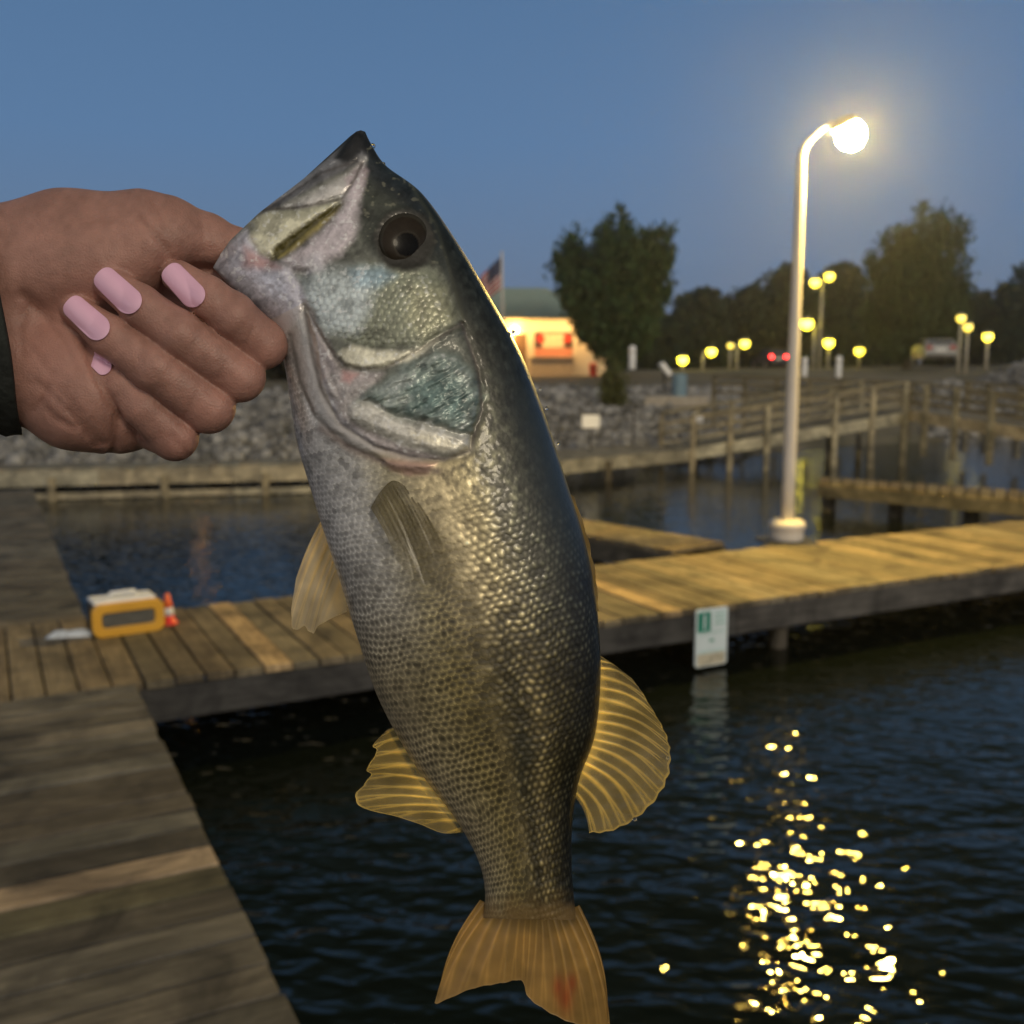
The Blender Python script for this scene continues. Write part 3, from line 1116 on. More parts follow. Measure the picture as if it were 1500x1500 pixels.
for i, (px_, poly_, lab) in enumerate([
    (20, [(-130, 560), (-130, 370), (-60, 345), (20, 342), (90, 345), (120, 400), (125, 560)], 'unseen dark tree behind the wrist, put there to be mirrored in the left water'),
    (140, [(60, 560), (60, 400), (75, 335), (110, 318), (160, 314), (215, 318), (250, 350), (255, 560)], 'unseen dark tree behind the fingers, put there to be mirrored in the left water'),
    (255, [(180, 560), (180, 400), (215, 335), (260, 342), (310, 362), (345, 378), (365, 410), (365, 560)], 'unseen dark tree behind the thumb, put there to be mirrored in the left water'),
    (460, [(325, 560), (325, 430), (345, 372), (375, 372), (410, 352), (450, 325), (485, 300), (550, 300), (585, 330), (605, 400), (605, 560)], 'unseen tall dark tree behind the fish head, put there to be mirrored in the left water')]):
    tree(px_, 556, 42, poly_, lab, 22000, 0.30, 'round', 'unseen trees put behind the hand for the water to mirror', (0.050, 0.050, 0.034), 'rounded_tree', 50 + i, 40)  # unseen trees, added so the left water mirrors something dark

# shrub on the bank
sb = far(898, 580, 24.5)
sb.z = tzf(sb.x, sb.y)
sh_root = empty('shrub', sb, 'small green shrub growing on the rocky bank below the tree', 'shrub')
mb = MB()
for q in range(7):
    a_ = q * 0.9
    mb.tube([(0, 0, 0), (0.10 * math.cos(a_), 0.10 * math.sin(a_), 0.35), (0.2 * math.cos(a_), 0.2 * math.sin(a_), 0.75)], [0.018, 0.012, 0.004], 5)
mb.build('stem', M_BARK, sh_root)
n_ = 1300
P_ = rng.normal(0, 1, (n_, 3)) * np.array([0.15, 0.15, 0.27]) + np.array([0, 0, 0.42])
P_ = P_[P_[:, 2] > 0.02]
n_ = len(P_)
d1 = rng.normal(0, 1, (n_, 3))
d1 /= np.linalg.norm(d1, axis=1)[:, None]
d2 = np.cross(d1, rng.normal(0, 1, (n_, 3)))
d2 /= np.linalg.norm(d2, axis=1)[:, None]
V_ = np.stack([P_ - d1 * 0.06, P_ + d2 * 0.03, P_ + d1 * 0.06, P_ - d2 * 0.03], 1).reshape(-1, 3)
raw_mesh('foliage', V_, np.arange(n_ * 4).reshape(-1, 4), M_LEAF, False, np.repeat(np.array([[0.075, 0.085, 0.03]]) * rng.uniform(0.5, 1.5, (n_, 1)), 4, 0), sh_root)

# ------------------------------------------------------------------ thin haze, added to give the dock lamp its halo
hm = bpy.data.materials.new('halo_haze')
hm.use_nodes = True
hm.node_tree.nodes.remove(hm.node_tree.nodes['Principled BSDF'])
pv = node(hm.node_tree, 'ShaderNodeVolumePrincipled', Density=0.0013, Anisotropy=0.84)
pv.inputs['Color'].default_value = (0.92, 0.94, 0.97, 1)
hm.node_tree.links.new(pv.outputs[0], hm.node_tree.nodes['Material Output'].inputs['Volume'])
mb = MB()
mb.box((0, 430, 8), (1000, 1000, 23))
tag(mb.build('haze', hm), 'thin haze volume added for the halo round the dock lamp', 'haze', kind='stuff')

# ------------------------------------------------------------------ building
BY = 50.0
S = BY / F_PX


def bx_(px_):
    return (px_ - 700) * S * 1.012


b0 = far(700, 551, BY)
b0.z = tzf(b0.x, b0.y) - 0.02
bz = far(700, 551, BY).z
if True:
    b0.z = bz


def bzv(py_):
    return (551 - py_) * S * 1.01


bl = empty('bait_shop_building', b0, 'small cream building with a green hipped roof glowing in orange light', 'building')
CREAM = plain('cream_wall', (0.62, 0.54, 0.38), 0.8, 0, 0.06, 2)
mb = MB()
W_ = bx_(862)
Hh = bzv(471)
x0, x1 = bx_(781), bx_(836)
dx0, dx1 = bx_(752), bx_(770)
zt, zb = bzv(489), bzv(524)
T_ = 0.25


def wall_piece(xa, xb, za, zb_):
    mb.box(((xa + xb) / 2, T_ / 2, (za + zb_) / 2), (xb - xa, T_, zb_ - za))


wall_piece(-3.0, dx0, 0, Hh)
wall_piece(dx0, dx1, bzv(491), Hh)
wall_piece(dx1, x0, 0, Hh)
wall_piece(x0, x1, zt, Hh)
wall_piece(x1, W_, 0, Hh)
mb.box((-3.0 + T_ / 2, 3.2, Hh / 2), (T_, 5.6, Hh))
mb.box((W_ - T_ / 2, 3.2, Hh / 2), (T_, 5.6, Hh))
mb.box(((W_ - 3) / 2, 6.1, Hh / 2), (W_ + 3, T_, Hh))
mb.build('wall', CREAM, bl)
mb = MB()
e = 0.35
xa, xb, ya, yb, zr = -3 - e, W_ + e, -1.0, 6.2 + e, bzv(443)
rx0, rx1, ym = bx_(772) - 2.2, bx_(800), (ya + yb) / 2
vs_ = [(xa, ya, Hh + 0.01), (xb, ya, Hh + 0.01), (xb, yb, Hh + 0.01), (xa, yb, Hh + 0.01), (rx0, ym, zr + 0.75), (rx1, ym, zr + 0.75),
       (xa, ya, Hh + 0.11), (xb, ya, Hh + 0.11), (xb, yb, Hh + 0.11), (xa, yb, Hh + 0.11)]
mb.add(vs_, [(3, 2, 1, 0), (0, 1, 7, 6), (1, 2, 8, 7), (2, 3, 9, 8), (3, 0, 6, 9), (6, 7, 5, 4), (7, 8, 5), (8, 9, 4, 5), (9, 6, 4)])
mb.build('roof', plain('green_metal_roof', (0.26, 0.34, 0.30), 0.5, 0, 0.06, 2), bl)
mb = MB()
mb.box(((dx0 + dx1) / 2, 0.18, bzv(491) / 2), (dx1 - dx0, 0.05, bzv(491)))
mb.build('door', plain('brown_door', (0.14, 0.085, 0.045), 0.6), bl)
mb = MB()
mb.box(((x0 + x1) / 2, 0.20, (zt + bzv(511)) / 2), (x1 - x0, 0.04, zt - bzv(511)))
wn = mb.build('window', plain('dark_window', (0.06, 0.05, 0.04), 0.3), bl)
mb = MB()
mb.box((bx_(808), 0.15, (bzv(489) + bzv(511)) / 2), (bx_(825) - bx_(794), 0.05, bzv(490) - bzv(511)))
mb.build('blind', plain('cream_blind', (0.68, 0.55, 0.36), 0.7), wn)
RED = plain('red_panel', (0.55, 0.04, 0.02), 0.5)
for q in (790, 828):
    mb = MB()
    mb.tube([(bx_(q), 0.15, bzv(498)), (bx_(q), 0.09, bzv(498))], 0.20, 16)
    mb.build('red_disc', RED, wn)
mb = MB()
mb.box(((x0 + x1) / 2, 0.16, (bzv(511) + zb) / 2), (x1 - x0 - 0.02, 0.06, bzv(511) - zb))
mb.build('awning_panel', plain('salmon_panel', (0.58, 0.22, 0.13), 0.6), bl)
mb = MB()
for xa_, xb_ in ((x0 - 0.15, bx_(797)), (bx_(797.7), x1)):
    mb.box(((xa_ + xb_) / 2, -0.08, zb / 2 - 0.03), (xb_ - xa_, 0.14, zb - 0.06))
mb.build('counter', plain('counter_panel', (0.42, 0.34, 0.23), 0.6, 0, 0.2, 6), bl)
mb = MB()
mb.box(((x0 + x1) / 2 - 0.08, -0.12, zb - 0.0), (x1 - x0 + 0.3, 0.3, 0.05))
mb.build('counter_top', CREAM, bl)
# small arched tank house at the right end
ar = []
wA, hA = bx_(888) - bx_(862), bzv(500)
for q in range(0, 13):
    a_ = math.pi * q / 12
    ar.append((W_ + wA * 0.5 + 0.5 * wA * math.cos(a_), hA - wA * 0.5 + wA * 0.5 * math.sin(a_) * 1.0))
ar = [(W_ + 0.01, 0), (W_ + wA, 0)] + [(W_ + 0.01 + (wA - 0.01) * max(0, (x_ - W_) / wA), z_) for x_, z_ in ar]
mb = MB()
mb.prism(ar, 1.8, Matrix.Translation((0, 0.12, 0)))
mb.build('arched_annex', CREAM, bl)
AMB = glow('amber_wall_lamp', (1.0, 0.50, 0.13), 200.0)
eld = bpy.data.lights.new('wall_fill_light', 'AREA')          # unseen area light added to spread the wall lamp's amber evenly
eld.shape = 'RECTANGLE'
eld.size, eld.size_y = 6.0, 0.3
eld.energy = 185
eld.color = (1.0, 0.58, 0.22)
elo = link(bpy.data.objects.new('wall_fill_light', eld), bl)
elo.location = (bx_(795), -0.85, Hh - 0.06)
elo.rotation_euler = Vector((0, 0.55, -0.85)).to_track_quat('-Z', 'Y').to_euler()
for q in (753, 712):  # second lamp is unseen, added to brighten the wall
    mb = MB()
    mb.box((bx_(q), -0.12, bzv(486 if q in (753, 712) else 473.5)), (0.22, 0.16, 0.2 if q in (753, 712) else 0.07))
    mb.build('wall_lamp', AMB, bl, bevel=0.03)
# walk in front and the red bin
rb_ = far(869, 545, 49.0)
rc = empty('red_cooler', (rb_.x, rb_.y, bz), 'small red bin at the right foot of the cream building', 'bin')
mb = MB()
mb.lathe((0, 0, 0), [(0.16, 0.0), (0.18, 0.05), (0.19, 0.5), (0.21, 0.52)], 14)
mb.build('bin_body', RED, rc, True)
mb = MB()
mb.lathe((0, 0, 0), [(0.215, 0.525), (0.2, 0.58), (0.1, 0.63)], 14)
mb.build('lid', RED, rc, True)
rc.name = 'rubbish_bin'

# flag pole -------------------------------------------------------------------
fpY = 47.0
fb = far(737, 545, fpY)
fb.z = tzf(fb.x, fb.y)
fp = empty('flagpole', fb, 'slim grey flagpole behind the fish\'s back', 'flagpole')
ft = far(735, 372, fpY)
mb = MB()
mb.tube([(0, 0, 0), (ft.x - fb.x, 0, ft.z - fb.z)], [0.08, 0.05], 10)
mb.build('pole', M_POLE, fp, True)
mb = MB()
mb.lathe((ft.x - fb.x, 0, ft.z - fb.z), [(0.02, 0.0), (0.07, 0.04), (0.07, 0.09), (0.02, 0.13)], 10)
mb.build('finial', M_POLE, fp, True)
sF = fpY / F_PX
n_u, n_v = 44, 40
Ug, Vg = np.meshgrid(np.linspace(0, 1, n_u), np.linspace(0, 1, n_v))
# limp flag: hoist runs down the pole, the fly droops
X_ = -Ug * 0.95 + 0.05 * np.sin(Ug * 9) * Vg
Z_ = -Vg * 1.35 - Ug * 0.85 - 0.1 * Ug ** 2
Y_ = 0.10 * np.sin(Ug * 13 + Vg * 2) * Ug ** 0.5
stripe = (np.floor(Vg * 12.99) % 2) < 1
fc = np.where(stripe[..., None], np.array([0.45, 0.03, 0.04]), np.array([0.62, 0.60, 0.60]))
canton = (Ug < 0.62) & (Vg < 0.53)
star = (np.hypot((Ug * 17.7) % 1 - 0.5, (Vg * 17) % 1 - 0.5) < 0.25) & (((np.floor(Ug * 17.7) + np.floor(Vg * 17)) % 2) < 1)
fc = np.where(canton[..., None], np.where(star[..., None], np.array([0.6, 0.6, 0.62]), np.array([0.02, 0.03, 0.09])), fc)
ii = np.arange(n_u * n_v).reshape(n_v, n_u)
f1 = np.stack([ii[:-1, :-1], ii[:-1, 1:], ii[1:, 1:], ii[1:, :-1]], -1).reshape(-1, 4)
fl = raw_mesh('flag', np.stack([X_, Y_, Z_], -1).reshape(-1, 3), f1, vcol('flag_cloth', 0.8, 0.1, 0.3), True, fc.reshape(-1, 3))
fl.location = (ft.x - 0.06, fpY, ft.z - 0.12)
md = fl.modifiers.new('thickness', 'SOLIDIFY')
md.thickness = 0.006
tag(fl, 'limp stars and stripes flag hanging from the pole', 'flag')

# ------------------------------------------------------------------ street lamps of the parking area
GLOWS = [glow('street_lamp_light_' + n_, c_, s_) for n_, c_, s_ in (('strong', (1.0, 0.80, 0.035), 14.0), ('middling', (1.0, 0.78, 0.05), 7.0), ('dim', (1.0, 0.74, 0.06), 2.6))]
LAMPPOLE = plain('street_lamp_paint', (0.40, 0.37, 0.30), 0.5, 0, 0.1)


def street_lamp(px_, py_, Y, label, heads=1, lamp_r=0.24, dx=0.0, base=None, light=None):
    light = light or GLOWS[2 if lamp_r < 0.205 else (0 if (int(px_) % 2 == 0) else 1)]
    h_ = far(px_, py_, Y)
    gz = tzf(h_.x, Y) if base is None else base
    gz = min(gz, h_.z - 0.5)
    root = empty('street_lamp', (h_.x + dx, Y, gz), label, 'street lamp', 'lit street lamps of the parking area')
    hh = h_.z - gz
    mb_ = MB()
    pr = 0.0009 * Y + 0.02
    mb_.tube([(0, 0, 0), (0, 0, hh * 0.5), (0, 0, hh - 0.05)], [pr * 1.25, pr, pr * 0.8], 10)
    mb_.build('pole', LAMPPOLE, root, True)
    offs = [(-dx, 0)] if heads == 1 else [(-0.42 - dx, -0.18), (0.38 - dx, 0.16)]
    for ox_, oz_ in offs:
        mb_ = MB()
        mb_.tube([(0, 0, hh - 0.1), (ox_ * 0.5, 0, hh + 0.05 + oz_), (ox_, 0, hh + 0.12 + oz_)], pr * 0.6, 8)
        mb_.build('arm', LAMPPOLE, root, True)
        mb_ = MB()
        mb_.lathe((ox_, 0, hh + oz_), [(lamp_r * 0.95, lamp_r * 0.55), (lamp_r * 0.8, lamp_r * 0.9), (lamp_r * 0.2, lamp_r * 1.1)], 12)
        mb_.build('lamp_cap', LAMPPOLE, root, True)
        mb_ = MB()
        mb_.lathe((ox_, 0, hh + oz_), [(lamp_r * 0.3, -lamp_r), (lamp_r * 0.85, -lamp_r * 0.6), (lamp_r, 0), (lamp_r * 0.9, lamp_r * 0.5)], 12)
        mb_.build('lamp_globe', light, root, True)


street_lamp(1000, 527, 62, 'low street lamp nearest the blue bin, leftmost of the parking area lamps', 1, 0.28)
street_lamp(1042, 515, 62, 'street lamp second from the blue bin, pole lit from above', 1, 0.27, -0.5)
street_lamp(1070, 506, 66, 'small dim street lamp just left of a brighter one', 1, 0.20)
street_lamp(1091, 503, 62, 'bright street lamp with its pole on the left, just left of the red tail lights', 1, 0.28, -0.45)
street_lamp(1205, 409, 60, 'tall street lamp with two heads standing above the other lamps', 2, 0.27)
street_lamp(1182, 474, 60, 'street lamp glowing right beside the pale dock lamp pole', 1, 0.33, 0.45)
street_lamp(1214, 502, 62, 'street lamp low under the two headed lamp', 1, 0.29)
street_lamp(1259, 514, 62, 'street lamp alone at the foot of the tall feathery tree', 1, 0.27)
street_lamp(1408, 466, 47, 'higher one of the two close street lamps above the parked car', 1, 0.20)
street_lamp(1418, 479, 46, 'lower one of the two close street lamps above the parked car', 1, 0.20)
street_lamp(1447, 493, 48, 'rightmost street lamp, nearest the edge of the photo', 1, 0.22)
street_lamp(280, 422, 30, 'street lamp hidden behind the hand, seen as orange glints on the water', 1, 0.045, light=glow('orange_street_lamp_light', (1.0, 0.42, 0.10), 60.0))

# ------------------------------------------------------------------ parked cars, bollards, bin, panel
TYRE = plain('tyre_rubber', (0.012, 0.012, 0.012), 0.85)
GLASS = plain('car_glass', (0.02, 0.024, 0.028), 0.08)
TAIL = glow('tail_lamp_light', (1.0, 0.010, 0.012), 16.0)
TAILOFF = plain('tail_lamp_red', (0.35, 0.02, 0.02), 0.3)


def car(px_, py_, Y, rz, label, paint, tail, L=4.5, W=1.8, H=1.65):
    p = far(px_, py_, Y)
    gz = tzf(p.x, p.y)
    gz = p.z if abs(gz - p.z) < 0.4 else gz
    root = empty('parked_car', (p.x, p.y, gz), label, 'car', 'cars in the parking area', rz)
    prof_ = [(-L / 2, 0.32), (-L / 2, 0.85), (-L / 2 + 0.08, 0.98), (-L / 2 + 0.3, H * 0.97), (-L / 2 + 0.6, H), (L * 0.08, H), (L * 0.27, 1.02), (L / 2 - 0.12, 0.86), (L / 2, 0.6), (L / 2, 0.32)]
    mb_ = MB()
    n_ = len(prof_)
    vs = []
    for (yy, k1) in ((-W / 2, 0), (-W / 2 + 0.02, 0), (W / 2 - 0.02, 0), (W / 2, 0)):
        for x_, z_ in prof_:
            inn = 0.17 * max(0, (z_ - 0.95) / (H - 0.95))
            vs.append((x_, yy - math.copysign(inn, yy), z_))
    fs = []
    for k_ in range(3):
        for i in range(n_):
            j = (i + 1) % n_
            fs.append((k_ * n_ + i, k_ * n_ + j, (k_ + 1) * n_ + j, (k_ + 1) * n_ + i))
    fs += [tuple(range(n_ - 1, -1, -1)), tuple(range(3 * n_, 4 * n_))]
    mb_.add(vs, fs)
    mb_.build('body', paint, root, bevel=0.03)
    mb_ = MB()
    mb_.box((-L / 2 + 0.165, 0, 0.985 + (H - 1) * 0.48), (0.03, W * 0.74, (H - 1) * 0.62), Matrix.Rotation(R(18), 3, 'Y'))
    mb_.build('rear_window', GLASS, root)
    for sy in (-1, 1):
        mb_ = MB()
        mb_.box((-0.25, sy * (W / 2 - 0.075), 0.99 + (H - 1) * 0.48), (L * 0.46, 0.03, (H - 1) * 0.55), Matrix.Rotation(R(13 * sy), 3, 'X'))
        mb_.build('side_window', GLASS, root)
    for sy in (-1, 1):
        mb_ = MB()
        mb_.box((-L / 2 - 0.012, sy * (W / 2 - 0.2), 0.88), (0.05, 0.26, 0.2))
        mb_.build('tail_light', tail, root, bevel=0.02)
        for xx in (-L * 0.31, L * 0.31):
            mb_ = MB()
            mb_.tube([(xx, sy * (W / 2 - 0.2), 0.33), (xx, sy * (W / 2 + 0.01), 0.33)], 0.33, 18)
            w_ = mb_.build('wheel', TYRE, root)
            mb_ = MB()
            mb_.tube([(xx, sy * (W / 2 - 0.02), 0.33), (xx, sy * (W / 2 + 0.02), 0.33)], 0.2, 14)
            mb_.build('rim', M_POLE, w_)
    mb_ = MB()
    mb_.box((-L / 2 - 0.02, 0, 0.42), (0.08, W * 0.95, 0.2))
    mb_.build('bumper', BLK, root, bevel=0.03)
    mb_ = MB()
    mb_.box((-L / 2 - 0.015, 0, 0.75), (0.02, 0.5, 0.12))
    mb_.build('number_plate', WHT, root)


car(1126, 540, 78, R(90 + 4), 'dark car with two glowing red tail lights left of the dock lamp pole', plain('dark_car_paint', (0.03, 0.03, 0.035), 0.3, 0.3), TAIL, 4.5, 1.5, 1.45)
car(1366, 535, 53, R(90 - 12), 'silver hatchback seen from behind under the tall feathery tree', plain('silver_car_paint', (0.30, 0.31, 0.33), 0.3, 0.3), TAILOFF, 3.9, 1.5, 1.30)


def bollard(px_, y0_, y1_, Y, w, label):
    p = far(px_, y1_, Y)
    root = empty('bollard', (p.x, Y, p.z), label, 'bollard', 'white bollards')
    mb_ = MB()
    h_ = (y1_ - y0_) * Y / F_PX
    mb_.lathe((0, 0, 0), [(w * 0.9, 0.0), (w, 0.03), (w, h_ * 0.9), (w * 0.85, h_ * 0.97), (w * 0.3, h_)], 14)
    mb_.build('post', WHT, root, True)
    mb_ = MB()
    mb_.lathe((0, 0, 0), [(w * 1.05, h_ * 0.70), (w * 1.05, h_ * 0.78)], 14)
    mb_.build('band', M_POLE, root, True)


bollard(1228, 522, 553, 30, 0.085, 'white bollard right of the dock lamp pole, standing clear')
bollard(1178, 524, 552, 30, 0.08, 'white bollard half beside the dock lamp pole')
bollard(926, 507, 541, 36, 0.12, 'white post standing right of the upright tree\'s trunk')

# blue bin and lit information panel
p = far(995, 583, 25.5)
bb = empty('rubbish_bin', p, 'blue cylindrical bin on the concrete pad above the rocks', 'bin')
BLU = plain('blue_bin_paint', (0.13, 0.22, 0.30), 0.5, 0, 0.12)
mb = MB()
mb.lathe((0, 0, -0.1), [(0.16, 0.0), (0.175, 0.08), (0.18, 0.55), (0.19, 0.60)], 18)
mb.build('bin_body', BLU, bb, True)
mb = MB()
mb.lathe((0, 0, -0.1), [(0.195, 0.605), (0.18, 0.66), (0.08, 0.70)], 18)
mb.build('lid', BLU, bb, True)
p = far(974, 545, 27.0)
gz = tzf(p.x, p.y)
ip = empty('information_panel', (p.x, p.y, gz), 'slanted white information panel on a post left of the blue bin', 'sign')
mb = MB()
mb.tube([(0, 0.06, 0), (0, 0.06, p.z - gz + 0.02)], 0.03, 8)
mb.build('post', M_DARKMETAL, ip)
mb = MB()
mb.box((0, 0, p.z - gz + 0.08), (0.12, 0.5, 0.38), Matrix.Rotation(R(-38), 3, 'Y'))
mb.build('panel', WHT, ip, bevel=0.01)
# concrete pad
c = [far(945, 578, 25), far(1040, 584, 25), far(1045, 572, 27.5), far(960, 568, 27.5)]
mb = MB()
zz = 0.5 * (c[0].z + c[1].z)
mb.add([Vector((q.x, q.y, zz + d_)) for d_ in (-0.25, 0.0) for q in c], [(3, 2, 1, 0), (4, 5, 6, 7), (0, 1, 5, 4), (1, 2, 6, 5), (2, 3, 7, 6), (3, 0, 4, 7)])
tag(mb.build('path', plain('concrete', (0.30, 0.28, 0.25), 0.85)), kind='structure')
# ------------------------------------------------------------------ the fish
fish = empty('bass_fish', Vector(near(640, 800, 0)), 'large green and silver bass held head up by its lower lip, dripping wet', 'fish')
FI = Vector(fish.location)
FIn = np.array(FI)
keys = [((312, 392), (535, 193)), ((328, 410), (545, 213)), ((352, 436), (566, 243)), ((392, 474), (618, 283)), ((413, 520), (668, 352)),
        ((424, 580), (715, 430)), ((434, 645), (762, 515)), ((450, 700), (797, 605)), ((473, 775), (832, 712)), ((500, 858), (860, 805)),
        ((527, 945), (875, 895)), ((556, 1027), (880, 985)), ((606, 1118), (872, 1075)), ((662, 1192), (848, 1145)),
        ((697, 1252), (838, 1215)), ((710, 1300), (838, 1280)), ((708, 1345), (844, 1348))]
NS, NTF, NTB = 980, 350, 70
SP = spline([k_[0] + k_[1] for k_ in keys], NS)
B_, K_ = SP[:, :2], SP[:, 2:]
mid = (B_ + K_) / 2
arc = np.concatenate([[0], np.cumsum(np.hypot(*np.diff(mid, axis=0).T))])
wid = np.hypot(*(K_ - B_).T)
kk = np.linspace(0, len(keys) - 1, NS)
T = np.interp(kk, [0, 0.4, 1, 2, 3, 4, 5, 6, 8, 10, 11, 12, 13, 14, 15, 16], [10, 28, 40, 56, 72, 84, 92, 97, 100, 95, 86, 72, 55, 44, 37, 26])
T = np.convolve(np.pad(T, 25, mode='edge'), np.ones(51) / 51, 'valid')
phi_f = np.linspace(0, np.pi, NTF)
phi_b = np.linspace(np.pi, 2 * np.pi, NTB)[1:-1]
PH = np.concatenate([phi_f, phi_b])
tt = 0.5 * (1 - np.cos(PH))
TT = np.broadcast_to(tt, (NS, len(PH)))
fx = B_[:, None, 0] * (1 - TT) + K_[:, None, 0] * TT
fy = B_[:, None, 1] * (1 - TT) + K_[:, None, 1] * TT
sn = np.sin(PH)
prof_z = np.sign(sn) * np.abs(sn) ** 0.92
lip_o = np.interp(TT, [0, .08, .15, .35, .62, .85, .93, .97, .99, 1], [0, 8, 13, 15, 9, 7, 10, 9, 6, 0]) * sstep(2.0, 0.0, kk)[:, None]
fx = fx - 0.69 * lip_o
fy = fy - 0.72 * lip_o
fz = T[:, None] * prof_z[None]
front = np.broadcast_to(sn >= -1e-6, fz.shape)
SS = np.broadcast_to(arc[:, None], fz.shape)
kk2 = np.broadcast_to(kk[:, None], fz.shape)
# keep the section curves from looking like straight cuts
nA = fbm(fx * 0.02, fy * 0.02, 31)
nB = fbm(fx * 0.06, fy * 0.06, 41)
nC = fbm(fx * 0.2, fy * 0.2, 51)

# ---- scale lattice
Weff = 0.55 * wid[:, None] + 0.45 * 340
PHW = np.where(PH > np.pi, 2 * np.pi - PH, PH)
bb_ = (PHW / np.pi - 0.5)[None] * 1.28 * Weff + 0 * SS
wob = (fbm(fx * 0.03, fy * 0.03, 61) - 0.5) * 16
row = (SS + 0.13 * (bb_) + wob + 0.0006 * bb_ ** 2) / 10.2
colc = (bb_ + wob * 0.6) / 10.6
best = np.full(fz.shape, 9.0)
bda = np.zeros(fz.shape)
bdb = np.zeros(fz.shape)
bid = np.zeros(fz.shape)
for par in (0, 1):
    r0 = np.round((row - par) / 2) * 2 + par
    c0 = np.round(colc - 0.5 * par) + 0.5 * par
    da, db = (row - r0), (colc - c0)
    q = (da * 0.86) ** 2 + db ** 2
    w_ = q < best
    best = np.where(w_, q, best)
    bda = np.where(w_, da, bda)
    bdb = np.where(w_, db, bdb)
    bid = np.where(w_, r0 * 57.31 + c0 * 13.7, bid)
rad = np.sqrt(best)
rnd = np.modf(np.abs(np.sin(bid * 12.9898) * 43758.5453))[0]
scale_edge = sstep(0.36, 0.56, rad)
scale_core = 1 - sstep(0.12, 0.40, rad)
tilt_up = np.clip(bda, -0.9, 0.9)

# where scales lie: not on the head
gill_line = [(446, 446), (462, 500), (470, 560), (492, 620), (545, 655), (600, 672), (655, 676), (686, 655), (700, 610), (706, 560), (690, 500), (672, 440), (655, 380), (640, 330), (610, 280)]
head_poly = gill_line + [(560, 150), (260, 150), (260, 420), (400, 470)]
dhead = sd_poly(fx, fy, head_poly)
belly_throat = sstep(0, 60, np.hypot(fx - 420, fy - 560) - 70)
scaled = sstep(-2, 16, dhead)
scaled_h = scaled * (0.55 + 0.45 * sstep(640, 760, fy))

# ---- height relief (pixels)
hgt = np.zeros(fz.shape)
low_ = sstep(0.62, 0.42, TT)
oval = np.exp(-((bda + 0.06) / 0.36) ** 2 - (bdb / 0.50) ** 2)
dot_ = np.exp(-((bda - 0.05) / 0.30) ** 2 - (bdb / 0.30) ** 2)
shoulder = sstep(800, 690, fy) * sstep(0.36, 0.5, TT)
hgt += 0.85 * scaled_h * (1 - 0.55 * shoulder) * (0.75 * tilt_up * (0.4 + 0.6 * low_) + (0.7 - 0.5 * low_) * dot_ * (0.5 + rnd) - 0.22 * scale_edge + 0.5 * (rnd - 0.5)) * (0.55 + 0.45 * sstep(0.0, 0.5, 1 - np.abs(TT - 0.5) * 2))
hgt += scaled * (nB - 0.5) * 1.5

# head relief polygons
P_upperlip = [(523, 189), (545, 213), (538, 232), (505, 250), (470, 268), (414, 300), (368, 322), (352, 330), (372, 300), (430, 262), (478, 232), (500, 205)]
P_maxpale = [(478, 272), (510, 252), (536, 232), (528, 262), (508, 287), (457, 302), (405, 308)]
P_maxilla = [(362, 322), (382, 309), (439, 306), (500, 294), (478, 318), (445, 338), (421, 352), (399, 378), (380, 372), (368, 350)]
P_groove = [(505, 296), (492, 318), (467, 338), (440, 362), (419, 377), (396, 382), (402, 362), (425, 345), (452, 326), (480, 305)]
P_fold = [(531, 247), (528, 290), (522, 332), (500, 370), (470, 388), (436, 396), (414, 386), (440, 366), (470, 338), (497, 315), (509, 288), (516, 262)]
P_ljaw = [(312, 392), (322, 372), (340, 352), (362, 334), (372, 352), (384, 374), (400, 384), (424, 392), (442, 420), (450, 446), (438, 466), (416, 486), (396, 476), (352, 436), (328, 410)]
P_cheek = [(446, 416), (470, 396), (520, 388), (560, 392), (620, 392), (655, 420), (672, 466), (650, 488), (618, 506), (563, 512), (508, 506), (470, 480), (450, 448)]
P_preop = [(462, 470), (500, 505), (560, 516), (618, 508), (672, 476), (680, 486), (632, 514), (596, 530), (560, 541), (500, 537), (474, 500)]
P_oper = [(520, 588), (560, 560), (598, 532), (634, 515), (668, 520), (692, 545), (706, 578), (700, 610), (688, 636), (650, 628), (598, 612)]
P_sub = [(508, 594), (530, 588), (580, 610), (640, 628), (684, 640), (690, 660), (668, 668), (598, 650), (535, 624), (512, 610)]
P_branch = [(452, 455), (478, 500), (500, 540), (560, 545), (520, 586), (506, 598), (512, 616), (545, 634), (600, 656), (650, 672), (600, 676), (545, 660), (492, 630), (464, 580), (452, 520)]
P_flap = [(560, 672), (600, 676), (640, 678), (626, 694), (600, 696), (574, 688)]


def bump(poly_, amp, soft):
    return 0.75 * amp * sstep(soft * 0.8, -soft * 1.5, sd_poly(fx, fy, poly_))


